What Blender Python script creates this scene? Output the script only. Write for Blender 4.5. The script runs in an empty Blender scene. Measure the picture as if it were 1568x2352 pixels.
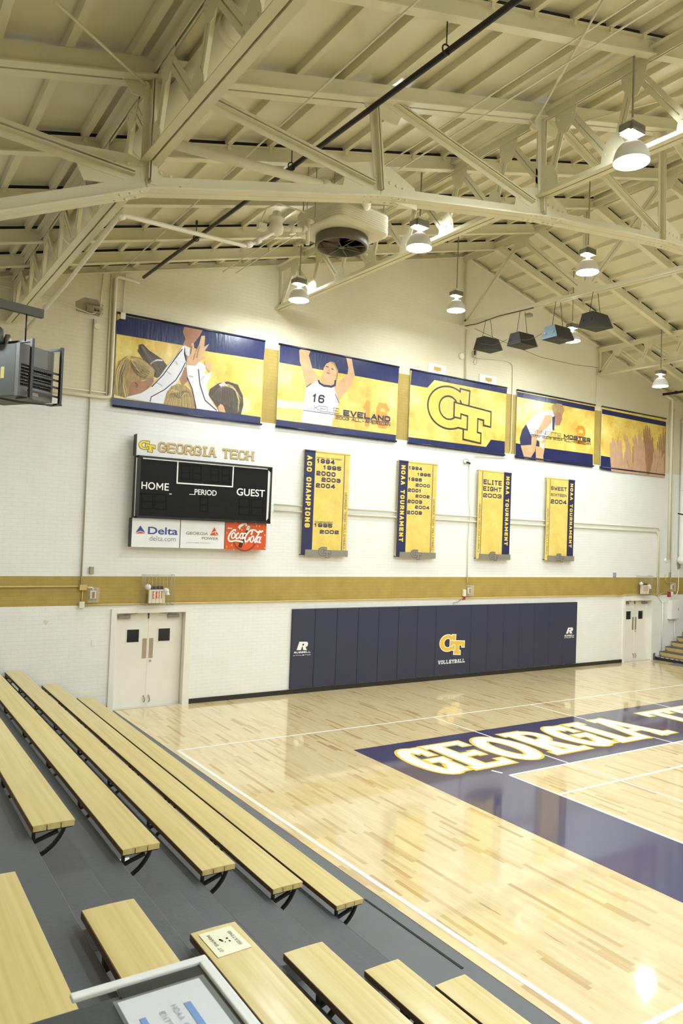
import bpy, math, random
from mathutils import Vector, Matrix
random.seed(7)
scene = bpy.context.scene
COL = scene.collection
R = math.radians

# ------------------------------------------------------------------ camera
CAM = Vector((-13.405, -15.0359, 3.6557))
PITCH, ROLL, YAW, FPX = 0.0312, -0.0379, -0.5769, 1726.52
IW, IH = 1568, 2352
MC = Matrix.Rotation(YAW, 3, 'Z') @ Matrix.Rotation(PITCH, 3, 'X') @ Matrix.Rotation(ROLL, 3, 'Y')
RIGHT, FWD, UP = MC.col[0].copy(), MC.col[1].copy(), MC.col[2].copy()
cd = bpy.data.cameras.new('camera')
cam = bpy.data.objects.new('camera', cd)
COL.objects.link(cam)
cam.matrix_world = Matrix(((RIGHT.x, UP.x, -FWD.x, CAM.x), (RIGHT.y, UP.y, -FWD.y, CAM.y), (RIGHT.z, UP.z, -FWD.z, CAM.z), (0, 0, 0, 1)))
cd.sensor_fit = 'VERTICAL'
cd.sensor_height = 36
cd.sensor_width = 24
cd.lens = FPX / IH * 36
cd.clip_start = 0.05
cd.clip_end = 200
cd.dof.use_dof = True
cd.dof.focus_distance = 14
cd.dof.aperture_fstop = 11
scene.camera = cam

# ------------------------------------------------------------------ world, exposure, lamp strengths
w = bpy.data.worlds.new('hall_air')
scene.world = w
w.use_nodes = True
w.node_tree.nodes['Background'].inputs[0].default_value = (1, .97, .9, 1)
w.node_tree.nodes['Background'].inputs[1].default_value = 0.0
scene.view_settings.view_transform = 'Standard'
scene.view_settings.look = 'None'
scene.view_settings.gamma = 1
scene.view_settings.use_curve_mapping = False
scene.view_settings.exposure = 1.22
LENS_E = 118.0
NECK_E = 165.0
LAMP_COL = (.88, .98, 1.03)


# ------------------------------------------------------------------ helpers
def at(px, py, ax, val):
    """point where the photo's pixel meets the plane axis=val"""
    d = RIGHT * ((px - IW / 2) / FPX) + FWD - UP * ((py - IH / 2) / FPX)
    t = (val - CAM[ax]) / d[ax]
    return CAM + d * t


def lin(c):
    return tuple((v / 255 / 12.92 if v / 255 <= .04045 else ((v / 255 + .055) / 1.055) ** 2.4) for v in c)


MATS = {}


def mat(name, rgb, rough=.5, metal=0., coat=0., bump=None, vary=None, emit=None, estr=0., spec=.5, alpha=1., trans=0.):
    """simple procedural material. bump=(scale, strength, stretch xyz); vary=(scale, amount, stretch)"""
    if name in MATS:
        return MATS[name]
    m = bpy.data.materials.new(name)
    m.use_nodes = True
    nt = m.node_tree
    b = nt.nodes['Principled BSDF']
    c = lin(rgb)
    b.inputs['Base Color'].default_value = (*c, 1)
    b.inputs['Roughness'].default_value = rough
    b.inputs['Metallic'].default_value = metal
    b.inputs['Coat Weight'].default_value = coat
    b.inputs['Coat Roughness'].default_value = .06
    b.inputs['Specular IOR Level'].default_value = spec
    b.inputs['Alpha'].default_value = alpha
    b.inputs['Transmission Weight'].default_value = trans
    if emit:
        b.inputs['Emission Color'].default_value = (*emit, 1)
        b.inputs['Emission Strength'].default_value = estr
    tc = nt.nodes.new('ShaderNodeTexCoord')

    def noise(scale, stretch, detail=4):
        mp = nt.nodes.new('ShaderNodeMapping')
        mp.inputs['Scale'].default_value = stretch
        nt.links.new(tc.outputs['Object'], mp.inputs[0])
        n = nt.nodes.new('ShaderNodeTexNoise')
        n.inputs['Scale'].default_value = scale
        n.inputs['Detail'].default_value = detail
        nt.links.new(mp.outputs[0], n.inputs[0])
        return n
    if vary is None:
        vary = (1.7, .05, (1, 1, 1))
    n = noise(vary[0], vary[2])
    mx = nt.nodes.new('ShaderNodeMix')
    mx.data_type = 'RGBA'
    mx.inputs[6].default_value = (*[max(0, v * (1 - vary[1] * 1.6)) for v in c], 1)
    mx.inputs[7].default_value = (*[min(1, v * (1 + vary[1])) for v in c], 1)
    nt.links.new(n.outputs['Fac'], mx.inputs[0])
    nt.links.new(mx.outputs[2], b.inputs['Base Color'])
    if bump:
        n2 = noise(bump[0], bump[2])
        bp = nt.nodes.new('ShaderNodeBump')
        bp.inputs['Strength'].default_value = bump[1]
        bp.inputs['Distance'].default_value = .02
        nt.links.new(n2.outputs['Fac'], bp.inputs['Height'])
        nt.links.new(bp.outputs[0], b.inputs['Normal'])
    MATS[name] = m
    return m


class NT:
    """tiny node-tree writer"""
    def __init__(s, name):
        s.m = bpy.data.materials.new(name)
        s.m.use_nodes = True
        s.t = s.m.node_tree
        s.b = s.t.nodes['Principled BSDF']
        tc = s.t.nodes.new('ShaderNodeTexCoord')
        sp = s.t.nodes.new('ShaderNodeSeparateXYZ')
        s.t.links.new(tc.outputs['Object'], sp.inputs[0])
        s.obj = tc.outputs['Object']
        s.x, s.y, s.z = sp.outputs

    def _in(s, sock, v):
        if isinstance(v, (int, float)):
            sock.default_value = v
        elif isinstance(v, tuple):
            sock.default_value = v if len(v) != 3 or sock.type != 'RGBA' else (*v, 1)
        else:
            s.t.links.new(v, sock)

    def math(s, op, a, b=0., c=0.):
        n = s.t.nodes.new('ShaderNodeMath')
        n.operation = op
        s._in(n.inputs[0], a)
        s._in(n.inputs[1], b)
        s._in(n.inputs[2], c)
        return n.outputs[0]

    def comb(s, x, y, z=0.):
        n = s.t.nodes.new('ShaderNodeCombineXYZ')
        s._in(n.inputs[0], x)
        s._in(n.inputs[1], y)
        s._in(n.inputs[2], z)
        return n.outputs[0]

    def noise(s, vec, scale, detail=3., rough=.5):
        n = s.t.nodes.new('ShaderNodeTexNoise')
        s._in(n.inputs['Vector'], vec)
        n.inputs['Scale'].default_value = scale
        n.inputs['Detail'].default_value = detail
        n.inputs['Roughness'].default_value = rough
        return n.outputs['Fac']

    def white(s, vec):
        n = s.t.nodes.new('ShaderNodeTexWhiteNoise')
        n.noise_dimensions = '2D'
        s._in(n.inputs['Vector'], vec)
        return n.outputs['Value']

    def mix(s, f, a, b):
        n = s.t.nodes.new('ShaderNodeMix')
        n.data_type = 'RGBA'
        s._in(n.inputs[0], f)
        s._in(n.inputs[6], a)
        s._in(n.inputs[7], b)
        return n.outputs[2]

    def ramp(s, f, stops):
        n = s.t.nodes.new('ShaderNodeValToRGB')
        e = n.color_ramp.elements
        while len(e) < len(stops):
            e.new(.5)
        for el, (p, c) in zip(e, stops):
            el.position = p
            el.color = (*lin(c), 1)
        s._in(n.inputs[0], f)
        return n.outputs[0]

    def bump(s, h, strength, dist=.01):
        n = s.t.nodes.new('ShaderNodeBump')
        n.inputs['Strength'].default_value = strength
        n.inputs['Distance'].default_value = dist
        s._in(n.inputs['Height'], h)
        s.t.links.new(n.outputs[0], s.b.inputs['Normal'])

    def set(s, **k):
        for a, v in k.items():
            s._in(s.b.inputs[a.replace('_', ' ')], v)


class MB:
    """collects shapes (world coordinates) and links them as ONE mesh object"""
    def __init__(s, smooth=False):
        s.v, s.f, s.smooth, s.layer = [], [], smooth, 0

    def add(s, vs, fs):
        o = len(s.v)
        s.v += [Vector(v) for v in vs]
        s.f += [tuple(i + o for i in f) for f in fs]
        return s

    def box(s, x0, x1, y0, y1, z0, z1):
        if x0 > x1: x0, x1 = x1, x0
        if y0 > y1: y0, y1 = y1, y0
        if z0 > z1: z0, z1 = z1, z0
        return s.add([(x, y, z) for x in (x0, x1) for y in (y0, y1) for z in (z0, z1)],
                     [(0, 1, 3, 2), (4, 6, 7, 5), (0, 4, 5, 1), (2, 3, 7, 6), (0, 2, 6, 4), (1, 5, 7, 3)])

    def prof(s, poly, p0, p1, up=(0, 0, 1), cap=True):
        """sweep a 2-D section (u sideways, v along up) from p0 to p1"""
        p0, p1 = Vector(p0), Vector(p1)
        d = (p1 - p0).normalized()
        u = d.cross(Vector(up))
        if u.length < 1e-4:
            u = d.cross(Vector((1, 0, 0)))
        u.normalize()
        v = u.cross(d)
        n = len(poly)
        vs = [p + u * a + v * b for p in (p0, p1) for a, b in poly]
        fs = [(i, (i + 1) % n, n + (i + 1) % n, n + i) for i in range(n)]
        if cap:
            fs += [tuple(range(n - 1, -1, -1)), tuple(range(n, 2 * n))]
        return s.add(vs, fs)

    def bar(s, p0, p1, wd, h, up=(0, 0, 1)):
        a, b = wd / 2, h / 2
        return s.prof([(-a, -b), (a, -b), (a, b), (-a, b)], p0, p1, up)

    def tube(s, pts, r, n=10, closed=False):
        pts = [Vector(p) for p in pts]
        vs, rings = [], []
        ref = None
        for i, p in enumerate(pts):
            if i == 0: d = pts[1] - p
            elif i == len(pts) - 1: d = p - pts[i - 1]
            else: d = (pts[i + 1] - p).normalized() + (p - pts[i - 1]).normalized()
            d.normalize()
            if ref is None:
                ref = d.orthogonal().normalized()
            ref = (ref - d * ref.dot(d)).normalized()
            b = d.cross(ref)
            rings.append(len(vs))
            vs += [p + (ref * math.cos(2 * math.pi * k / n) + b * math.sin(2 * math.pi * k / n)) * r for k in range(n)]
        fs = []
        for a, b in zip(rings, rings[1:]):
            fs += [(a + k, a + (k + 1) % n, b + (k + 1) % n, b + k) for k in range(n)]
        fs += [tuple(range(n - 1, -1, -1)), tuple(rings[-1] + k for k in range(n))]
        return s.add(vs, fs)

    def lathe(s, prof, c, n=24, axis=2):
        """prof: list of (radius, height)"""
        c = Vector(c)
        vs = []
        for r, h in prof:
            for k in range(n):
                a = 2 * math.pi * k / n
                q = [r * math.cos(a), r * math.sin(a), h]
                if axis == 1: q = [q[0], -q[2], q[1]]
                if axis == 0: q = [q[2], q[0], q[1]]
                vs.append(c + Vector(q))
        fs = []
        for i in range(len(prof) - 1):
            fs += [(i * n + k, i * n + (k + 1) % n, (i + 1) * n + (k + 1) % n, (i + 1) * n + k) for k in range(n)]
        if prof[0][0] > 1e-6: fs.append(tuple(range(n - 1, -1, -1)))
        if prof[-1][0] > 1e-6: fs.append(tuple((len(prof) - 1) * n + k for k in range(n)))
        return s.add(vs, fs)

    def plate(s, poly3, thick):
        """flat polygon given by 3-D points, given a thickness vector"""
        t = Vector(thick)
        n = len(poly3)
        vs = [Vector(p) for p in poly3] + [Vector(p) + t for p in poly3]
        fs = [tuple(range(n)), tuple(range(2 * n - 1, n - 1, -1))] + [(i, n + i, n + (i + 1) % n, (i + 1) % n) for i in range(n)]
        return s.add(vs, fs)

    def face(s, pts):
        return s.add(pts, [tuple(range(len(pts)))])

    def build(s, name, m, parent=None, bevel=0., label=None, fix=True):
        o3 = parent_origin(parent)
        me = bpy.data.meshes.new(name)
        me.from_pydata([tuple(v - o3) for v in s.v], [], s.f)
        if fix:
            import bmesh
            bm = bmesh.new()
            bm.from_mesh(me)
            bmesh.ops.recalc_face_normals(bm, faces=bm.faces)
            bm.to_mesh(me)
            bm.free()
        if s.smooth:
            for p in me.polygons:
                p.use_smooth = len(p.vertices) == 4
        me.materials.append(m)
        o = bpy.data.objects.new(name, me)
        COL.objects.link(o)
        if parent:
            o.parent = parent
        if bevel:
            md = o.modifiers.new('edge', 'BEVEL')
            md.width = bevel
            md.segments = 2
            md.limit_method = 'ANGLE'
        if label:
            o['label'] = label
        return o


def parent_origin(p):
    v = Vector((0, 0, 0))
    while p:
        v = v + Vector(p.location)
        p = p.parent
    return v


def tag(o, label, cat, group=None, kind=None):
    o['label'] = label
    o['category'] = cat
    if group: o['group'] = group
    if kind: o['kind'] = kind
    return o


def thing(name, loc, label, cat, group=None):
    o = bpy.data.objects.new(name, None)
    o.empty_display_size = .1
    COL.objects.link(o)
    o.location = loc
    return tag(o, label, cat, group)


def struct(o):
    o['kind'] = 'structure'
    return o


def copy_tree(o, loc, label):
    c = o.copy()
    COL.objects.link(c)
    c.location = loc
    c['label'] = label
    for ch in list(o.children):
        k = ch.copy()
        COL.objects.link(k)
        k.parent = c
        for g in list(ch.children):
            q = g.copy()
            COL.objects.link(q)
            q.parent = k
    return c


# ------------------------------------------------------------------ lettering
c_ = .2
FONT = {
    '0': [[(c_, 0), (1 - c_, 0), (1, c_), (1, 1 - c_), (1 - c_, 1), (c_, 1), (0, 1 - c_), (0, c_), 'z']],
    '1': [[(.1, .78), (.5, .98)], [(.5, 1), (.5, 0)]],
    '2': [[(0, .78), (0, 1 - c_), (c_, 1), (1 - c_, 1), (1, 1 - c_), (1, .5 + c_), (1 - c_, .5), (c_, .5), (0, .5 - c_), (0, 0), (1, 0)]],
    '3': [[(0, 1 - c_), (c_, 1), (1 - c_, 1), (1, 1 - c_), (1, .5 + c_ / 2), (1 - c_ / 2, .5), (1, .5 - c_ / 2), (1, c_), (1 - c_, 0), (c_, 0), (0, c_)], [(.3, .5), (.9, .5)]],
    '4': [[(.78, 0), (.78, 1)], [(.7, 1), (.02, .32)], [(0, .3), (1, .3)]],
    '5': [[(1, 1), (0, 1), (0, .55), (1 - c_, .55), (1, .55 - c_), (1, c_), (1 - c_, 0), (c_, 0), (0, c_)]],
    '6': [[(1, .85), (1 - c_, 1), (c_, 1), (0, 1 - c_), (0, c_), (c_, 0), (1 - c_, 0), (1, c_), (1, .56 - c_), (1 - c_, .56), (0, .56)]],
    '9': [[(0, .15), (c_, 0), (1 - c_, 0), (1, c_), (1, 1 - c_), (1 - c_, 1), (c_, 1), (0, 1 - c_), (0, .44 + c_), (c_, .44), (1, .44)]],
    'A': [[(0, 0), (.46, 1)], [(.54, 1), (1, 0)], [(.18, .33), (.82, .33)]],
    'B': [[(0, 0), (0, 1), (1 - c_, 1), (1, 1 - c_), (1, .5 + c_ / 2), (1 - c_ / 2, .5), (0, .5)], [(1 - c_ / 2, .5), (1, .5 - c_ / 2), (1, c_), (1 - c_, 0), (0, 0)]],
    'C': [[(1, .72), (1, 1 - c_), (1 - c_, 1), (c_, 1), (0, 1 - c_), (0, c_), (c_, 0), (1 - c_, 0), (1, c_), (1, .28)]],
    'D': [[(0, 0), (0, 1), (1 - c_, 1), (1, 1 - c_), (1, c_), (1 - c_, 0), (0, 0)]],
    'E': [[(1, 1), (0, 1), (0, 0), (1, 0)], [(0, .5), (.85, .5)]],
    'G': [[(1, .74), (1, 1 - c_), (1 - c_, 1), (c_, 1), (0, 1 - c_), (0, c_), (c_, 0), (1 - c_, 0), (1, c_), (1, .45), (.55, .45)]],
    'H': [[(0, 0), (0, 1)], [(1, 0), (1, 1)], [(0, .5), (1, .5)]],
    'I': [[(.5, 0), (.5, 1)], [(.15, 1), (.85, 1)], [(.15, 0), (.85, 0)]],
    'K': [[(0, 0), (0, 1)], [(1, 1), (.12, .5)], [(.2, .55), (1, 0)]],
    'L': [[(0, 1), (0, 0), (1, 0)]],
    'M': [[(0, 0), (0, 1)], [(.06, .95), (.5, .3)], [(.5, .3), (.94, .95)], [(1, 1), (1, 0)]],
    'N': [[(0, 0), (0, 1)], [(.06, .94), (.94, .06)], [(1, 0), (1, 1)]],
    'O': [[(c_, 0), (1 - c_, 0), (1, c_), (1, 1 - c_), (1 - c_, 1), (c_, 1), (0, 1 - c_), (0, c_), 'z']],
    'P': [[(0, 0), (0, 1), (1 - c_, 1), (1, 1 - c_), (1, .42 + c_), (1 - c_, .42), (0, .42)]],
    'R': [[(0, 0), (0, 1), (1 - c_, 1), (1, 1 - c_), (1, .42 + c_), (1 - c_, .42), (0, .42)], [(.5, .42), (1, 0)]],
    'S': [[(1, .8), (1 - c_, 1), (c_, 1), (0, 1 - c_), (0, .5 + c_ / 2), (c_ / 2, .5), (1 - c_ / 2, .5), (1, .5 - c_ / 2), (1, c_), (1 - c_, 0), (c_, 0), (0, .2)]],
    'T': [[(.5, 0), (.5, 1)], [(0, 1), (1, 1)]],
    'U': [[(0, 1), (0, c_), (c_, 0), (1 - c_, 0), (1, c_), (1, 1)]],
    'V': [[(0, 1), (.46, 0)], [(.54, 0), (1, 1)]],
    'W': [[(0, 1), (.25, 0)], [(.25, 0), (.5, .75)], [(.5, .75), (.75, 0)], [(.75, 0), (1, 1)]],
    'X': [[(0, 0), (1, 1)], [(0, 1), (1, 0)]],
    'Y': [[(0, 1), (.5, .45)], [(1, 1), (.5, .45)], [(.5, .5), (.5, 0)]],
    'Z': [[(0, 1), (1, 1)], [(.94, .94), (.06, .06)], [(0, 0), (1, 0)]],
    '-': [[(.1, .45), (.9, .45)]],
}


def stroke(mb, pts, wd, plane):
    """polyline of 2-D points drawn with width wd; plane maps (x, y) to 3-D"""
    closed = pts[-1] == 'z'
    P = [Vector((p[0], p[1])) for p in pts if p != 'z']
    n = len(P)
    L, Rr = [], []
    for i in range(n):
        a = P[i - 1] if (i > 0 or closed) else None
        b = P[(i + 1) % n] if (i < n - 1 or closed) else None
        if a is None: a = P[i] - (b - P[i])
        if b is None: b = P[i] + (P[i] - a)
        d0, d1 = (P[i] - a).normalized(), (b - P[i]).normalized()
        n0, n1 = Vector((-d0.y, d0.x)), Vector((-d1.y, d1.x))
        m = n0 + n1
        if m.length < .2: m = n0.copy()
        m.normalize()
        k = wd / 2 / max(.45, m.dot(n0))
        L.append(P[i] + m * k)
        Rr.append(P[i] - m * k)
    rng = range(n) if closed else range(n - 1)
    o = plane((0, 0))
    up = (plane((1, 0)) - o).cross(plane((0, 1)) - o).normalized()
    if up.dot(CAM - o) < 0: up = -up
    for i in rng:                          # crossing strokes lie on top of one another
        j = (i + 1) % n
        lay = up * (.00002 * mb.layer)
        mb.layer += 1
        mb.add([plane(L[i]) + lay, plane(L[j]) + lay, plane(Rr[j]) + lay, plane(Rr[i]) + lay], [(0, 1, 2, 3)])


def word(mb, text, plane, x, y, h, cw, st, gap=None, slab=False, fit=None, grow=0.):
    """octagonal sign lettering; x,y lower-left corner; cw = letter width; fit = total width"""
    gap = st * .9 if gap is None else gap
    adv = []
    for ch in text:
        k = 1.0
        if ch == ' ': k = .62
        if ch in 'I': k = .62 if not slab else .7
        if ch in '1': k = .75
        if ch in 'MW': k = 1.25
        adv.append(cw * k)
    if fit:
        tot = sum(adv) + gap * (len(text) - 1)
        f = (fit - gap * (len(text) - 1)) / (tot - gap * (len(text) - 1))
        adv = [a * f for a in adv]
    for ch, a in zip(text, adv):
        if ch in FONT:
            iw, ih = a - st, h - st
            for pl in FONT[ch]:
                pts = [p if p == 'z' else (x + st / 2 + p[0] * iw, y + st / 2 + p[1] * ih) for p in pl]
                # square ends
                if pts[-1] != 'z':
                    def ext(p, q):
                        d = (Vector(p) - Vector(q)).normalized() * (st / 2 + grow)
                        return (p[0] + d.x, p[1] + d.y)
                    pts = [ext(pts[0], pts[1])] + pts[1:-1] + [ext(pts[-1], pts[-2])]
                stroke(mb, pts, st + 2 * grow, plane)
                if slab and pl[-1] != 'z' and ch not in 'I':
                    for e, o in ((pl[0], pl[1]), (pl[-1], pl[-2])):
                        if abs(e[1] - o[1]) > .3 and e[1] in (0, 1):
                            X = x + st / 2 + e[0] * iw
                            Y = y + (st * .32 if e[1] == 0 else h - st * .32)
                            stroke(mb, [(X - st * .95 - grow, Y), (X + st * .95 + grow, Y)], st * .64 + 2 * grow, plane)
                        elif abs(e[0] - o[0]) > .3 and ch in 'ETL':
                            X = x + st / 2 + e[0] * iw + (-st * .1 if e[0] > .5 else st * .1)
                            s2 = -1 if e[1] == 1 else 1
                            Y0 = y + st / 2 + e[1] * ih
                            if e[1] in (0, 1):
                                stroke(mb, [(X, Y0 - s2 * grow), (X, Y0 + s2 * (st * 1.05 + grow))], st * .64 + 2 * grow, plane)
        x += a + gap


def font_word(name, text, m, parent, plane, x, y, wd, h, bold=0., shear=0., label=None):
    """rounded sign lettering from Blender's built-in face, fitted to a box"""
    cu = bpy.data.curves.new(name, 'FONT')
    cu.body = text
    cu.size = 1
    cu.offset = bold
    cu.shear = shear
    cu.resolution_u = 6
    o = bpy.data.objects.new(name, cu)
    COL.objects.link(o)
    bpy.context.view_layer.update()
    dg = bpy.context.evaluated_depsgraph_get()
    me = bpy.data.meshes.new_from_object(o.evaluated_get(dg))
    bpy.data.objects.remove(o)
    xs = [v.co.x for v in me.vertices]
    ys = [v.co.y for v in me.vertices]
    sx, sy = wd / (max(xs) - min(xs)), h / (max(ys) - min(ys))
    o3 = parent_origin(parent)
    for v in me.vertices:
        v.co = plane(((v.co.x - min(xs)) * sx + x, (v.co.y - min(ys)) * sy + y)) - o3
    me.materials.clear()
    me.materials.append(m)
    ob = bpy.data.objects.new(name, me)
    COL.objects.link(ob)
    ob.parent = parent
    if label: ob['label'] = label
    return ob


def wallp(y):
    return lambda p: Vector((p[0], y, p[1]))


def floorp(z):
    return lambda p: Vector((p[0], p[1], z))


def arc(cx, cy, rx, ry, a0, a1, n=18):
    return [(cx + rx * math.cos(R(a0 + (a1 - a0) * i / n)), cy + ry * math.sin(R(a0 + (a1 - a0) * i / n))) for i in range(n + 1)]


def emblem(parent, plane, x, y, w_, h_, m_fill, m_line, lw, m_line2=None, name='emblem'):
    """interlocking block G and T in a w_ x h_ box (lower-left x, y); plane(p, layer)"""
    def G(g):
        mb = MB()
        pl = lambda p: plane((x + p[0] * w_, y + p[1] * h_), 0 if g else 1)
        st = .155
        gx, gy = g / w_, g / h_
        o = arc(.315, .60, .315 + gx, .40 + gy, 38, 322, 30)
        i = arc(.315, .60, .315 - st - gx, .40 - st - gy, 38, 322, 30)
        for k in range(len(o) - 1):
            mb.face([pl(o[k]), pl(o[k + 1]), pl(i[k + 1]), pl(i[k])])
        sh = plane((0, 0), 1) - plane((0, 0), 0)
        mb.face([pl(p) + sh * .15 for p in [(.50 - gx, 1.0 + gy), (.635 + gx, .985 + gy), (.625 + gx, .70 - gy), (.53 - gx, .72 - gy), (.49 - gx, .82)]])
        mb.face([pl(p) + sh * .3 for p in [(.46 - gx, .255 - gy), (.61 + gx, .23 - gy), (.61 + gx, .50 + gy), (.46 - gx, .50 + gy)]])
        return mb

    def T(g):
        mb = MB()
        pl = lambda p: plane((x + p[0] * w_, y + p[1] * h_), 2 if g else 3)
        gx, gy = g / w_, g / h_
        mb.face([pl(p) for p in [(.41 - gx, .71 + gy), (1 + gx, .64 + gy), (1 + gx, .36 - gy), (.90 - gx, .375 - gy), (.90 - gx, .475 - gy), (.78 + gx, .49 - gy), (.78 + gx, .18 + gy), (.84 + gx, .17 + gy),
                                  (.84 + gx, 0 - gy), (.57 - gx, .035 - gy), (.57 - gx, .205 + gy), (.63 - gx, .20 + gy), (.63 - gx, .51 - gy), (.50 + gx, .53 - gy), (.50 + gx, .44 - gy), (.41 - gx, .45 - gy)]])
        return mb
    if m_line:
        G(lw).build(name + '_outline', m_line, parent, fix=False)
    G(0).build(name, m_fill, parent, fix=False)
    if m_line:
        T(lw).build(name + '_outline', m_line, parent, fix=False)
    T(0).build(name, m_fill, parent, fix=False)

# ------------------------------------------------------------------ materials
STEEL = mat('cream_painted_steel', (226, 219, 188), .42, bump=(60, .06, (1, 1, 1)), vary=(2.2, .05, (1, 1, 1)))
DECKM = mat('cream_roof_deck', (226, 219, 188), .27, vary=(.8, .05, (1, 1, 1)))
BLACKM = mat('black_painted_metal', (22, 21, 22), .4)
DARKG = mat('charcoal_metal', (62, 60, 56), .5)
GREYM = mat('grey_metal', (150, 148, 142), .35, metal=.6)
ALU = mat('bright_aluminium', (205, 203, 200), .3, metal=.8)
NAVY = mat('navy_vinyl', (52, 54, 78), .5, bump=(220, .05, (1, 1, 1)))
WHITEP = mat('white_paint', (240, 238, 230), .5)
CREAMP = mat('cream_pipe_paint', (233, 226, 203), .45)
GREYTREAD = mat('grey_tread_paint', (88, 90, 95), .5, bump=(35, .12, (1, 1, 1)), vary=(1.3, .12, (1, 1, 1)))
NAVYPRINT = mat('navy_print', (35, 42, 92), .26, bump=(4, .35, (3, 1, .5)), vary=(1, .12, (2, 1, .5)))
NAVYINK = mat('navy_ink', (38, 40, 84), .5)
GOLDINK = mat('gold_ink', (246, 208, 86), .5)
WHITEINK = mat('white_ink', (245, 244, 240), .5)
SKIN = mat('printed_skin', (226, 178, 132), .35, vary=(5, .26, (1, 1, 1)))
SKIND = mat('printed_skin_dark', (176, 122, 88), .35, vary=(5, .26, (1, 1, 1)))
JERSEY = mat('printed_white_jersey', (236, 234, 240), .35, vary=(5, .06, (1, 1, 3)))
HAIRB = mat('printed_blond_hair', (186, 152, 92), .35, vary=(14, .55, (3, 1, .5)))
HAIRD = mat('printed_dark_hair', (92, 78, 66), .35, vary=(14, .6, (3, 1, .5)))
LINEINK = mat('dark_ink', (40, 36, 40), .5)


def brick_wall():
    n = NT('painted_brick')
    br = n.t.nodes.new('ShaderNodeTexBrick')
    n._in(br.inputs['Vector'], n.comb(n.x, n.z))
    br.inputs['Scale'].default_value = 1
    br.inputs['Brick Width'].default_value = .23
    br.inputs['Row Height'].default_value = .0763
    br.inputs['Mortar Size'].default_value = .0055
    br.inputs['Mortar Smooth'].default_value = .6
    br.inputs['Color1'].default_value = (0, 0, 0, 1)
    br.inputs['Color2'].default_value = (1, 1, 1, 1)
    br.inputs['Mortar'].default_value = (.5, .5, .5, 1)
    fac = br.outputs['Fac']
    rnd = n.noise(n.comb(n.x, n.z), 3.0, 5)
    fine = n.noise(n.comb(n.math('MULTIPLY', n.x, .5), n.z), 40, 3)
    white = n.mix(rnd, lin((235, 234, 228)), lin((244, 243, 239)))
    cream = n.mix(rnd, lin((224, 214, 184)), lin((232, 224, 197)))
    gold = n.mix(rnd, lin((158, 132, 58)), lin((190, 164, 84)))

    def step(v, e):
        return n.math('GREATER_THAN', v, e)

    def band(v, a, b):
        return n.math('MULTIPLY', step(v, a), n.math('LESS_THAN', v, b))
    col = n.mix(step(n.z, 6.13), white, cream)
    col = n.mix(band(n.z, 2.1, 2.67), col, gold)
    top = n.math('MULTIPLY', band(n.z, 6.12, 7.79), band(n.x, -9.1, 9.12))
    col = n.mix(top, col, gold)
    gmask = n.math('MAXIMUM', band(n.z, 2.1, 2.67), top)
    dark = n.math('MULTIPLY', fac, n.math('ADD', .09, n.math('MULTIPLY', gmask, .42)))
    col = n.mix(dark, col, lin((150, 130, 90)))
    # blistered paint near the left end
    sp = n.math('MULTIPLY', n.math('GREATER_THAN', n.noise(n.comb(n.x, n.z), 1.35, 6), .73), n.math('LESS_THAN', n.x, -9.3))
    col = n.mix(n.math('MULTIPLY', sp, .35), col, lin((170, 150, 105)))
    n.set(Base_Color=col, Roughness=.55)
    h = n.math('ADD', n.math('MULTIPLY', fac, -1.0), n.math('MULTIPLY', fine, .35))
    n.bump(h, .38, .006)
    return n.m


def maple(name, x0=0.):
    n = NT(name)
    row = n.math('FLOOR', n.math('DIVIDE', n.x, .057))
    sh = n.math('MULTIPLY', n.white(n.comb(row, 3.3)), 7.0)
    ln = n.math('ADD', .38, n.math('MULTIPLY', n.white(n.comb(row, 8.1)), .4))
    brd = n.math('FLOOR', n.math('DIVIDE', n.math('ADD', n.y, sh), ln))
    rnd = n.white(n.comb(row, brd))
    col = n.ramp(rnd, [(0, (192, 156, 100)), (.07, (210, 180, 124)), (.2, (224, 200, 148)), (.6, (229, 208, 158)), (1, (234, 214, 166))])
    gr = n.noise(n.comb(n.math('MULTIPLY', n.x, 60), n.math('MULTIPLY', n.y, 2.2), rnd), 1.0, 4, .6)
    col = n.mix(n.math('MULTIPLY', n.math('SUBTRACT', gr, .38), .8), col, lin((180, 136, 78)))
    kn = n.noise(n.comb(n.math('MULTIPLY', n.x, 14), n.math('MULTIPLY', n.y, 1.6), row), 1.0, 3, .5)
    dk = n.math('MULTIPLY', n.math('GREATER_THAN', kn, .69), .5)
    col = n.mix(dk, col, lin((140, 92, 50)))
    n.set(Base_Color=col, Roughness=.35, Coat_Weight=1.0, Coat_Roughness=.05)
    wv = n.noise(n.comb(n.math('MULTIPLY', n.x, 9), n.math('MULTIPLY', n.y, .8)), 1.0, 2)
    n.bump(wv, .04, .004)
    # the varnish follows the same slight unevenness
    return n.m


def seat_wood():
    n = NT('varnished_seat_board')
    gr = n.noise(n.comb(n.math('MULTIPLY', n.x, 26), n.math('MULTIPLY', n.y, .7), n.math('MULTIPLY', n.z, 20)), 1.0, 5, .55)
    bd = n.white(n.comb(n.math('FLOOR', n.math('DIVIDE', n.x, .049)), 1.7))
    col = n.ramp(gr, [(.25, (202, 180, 114)), (.5, (220, 200, 136)), (.75, (229, 212, 152))])
    col = n.mix(n.math('MULTIPLY', bd, .22), col, lin((198, 170, 92)))
    n.set(Base_Color=col, Roughness=.38, Coat_Weight=.35, Coat_Roughness=.2)
    return n.m


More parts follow.
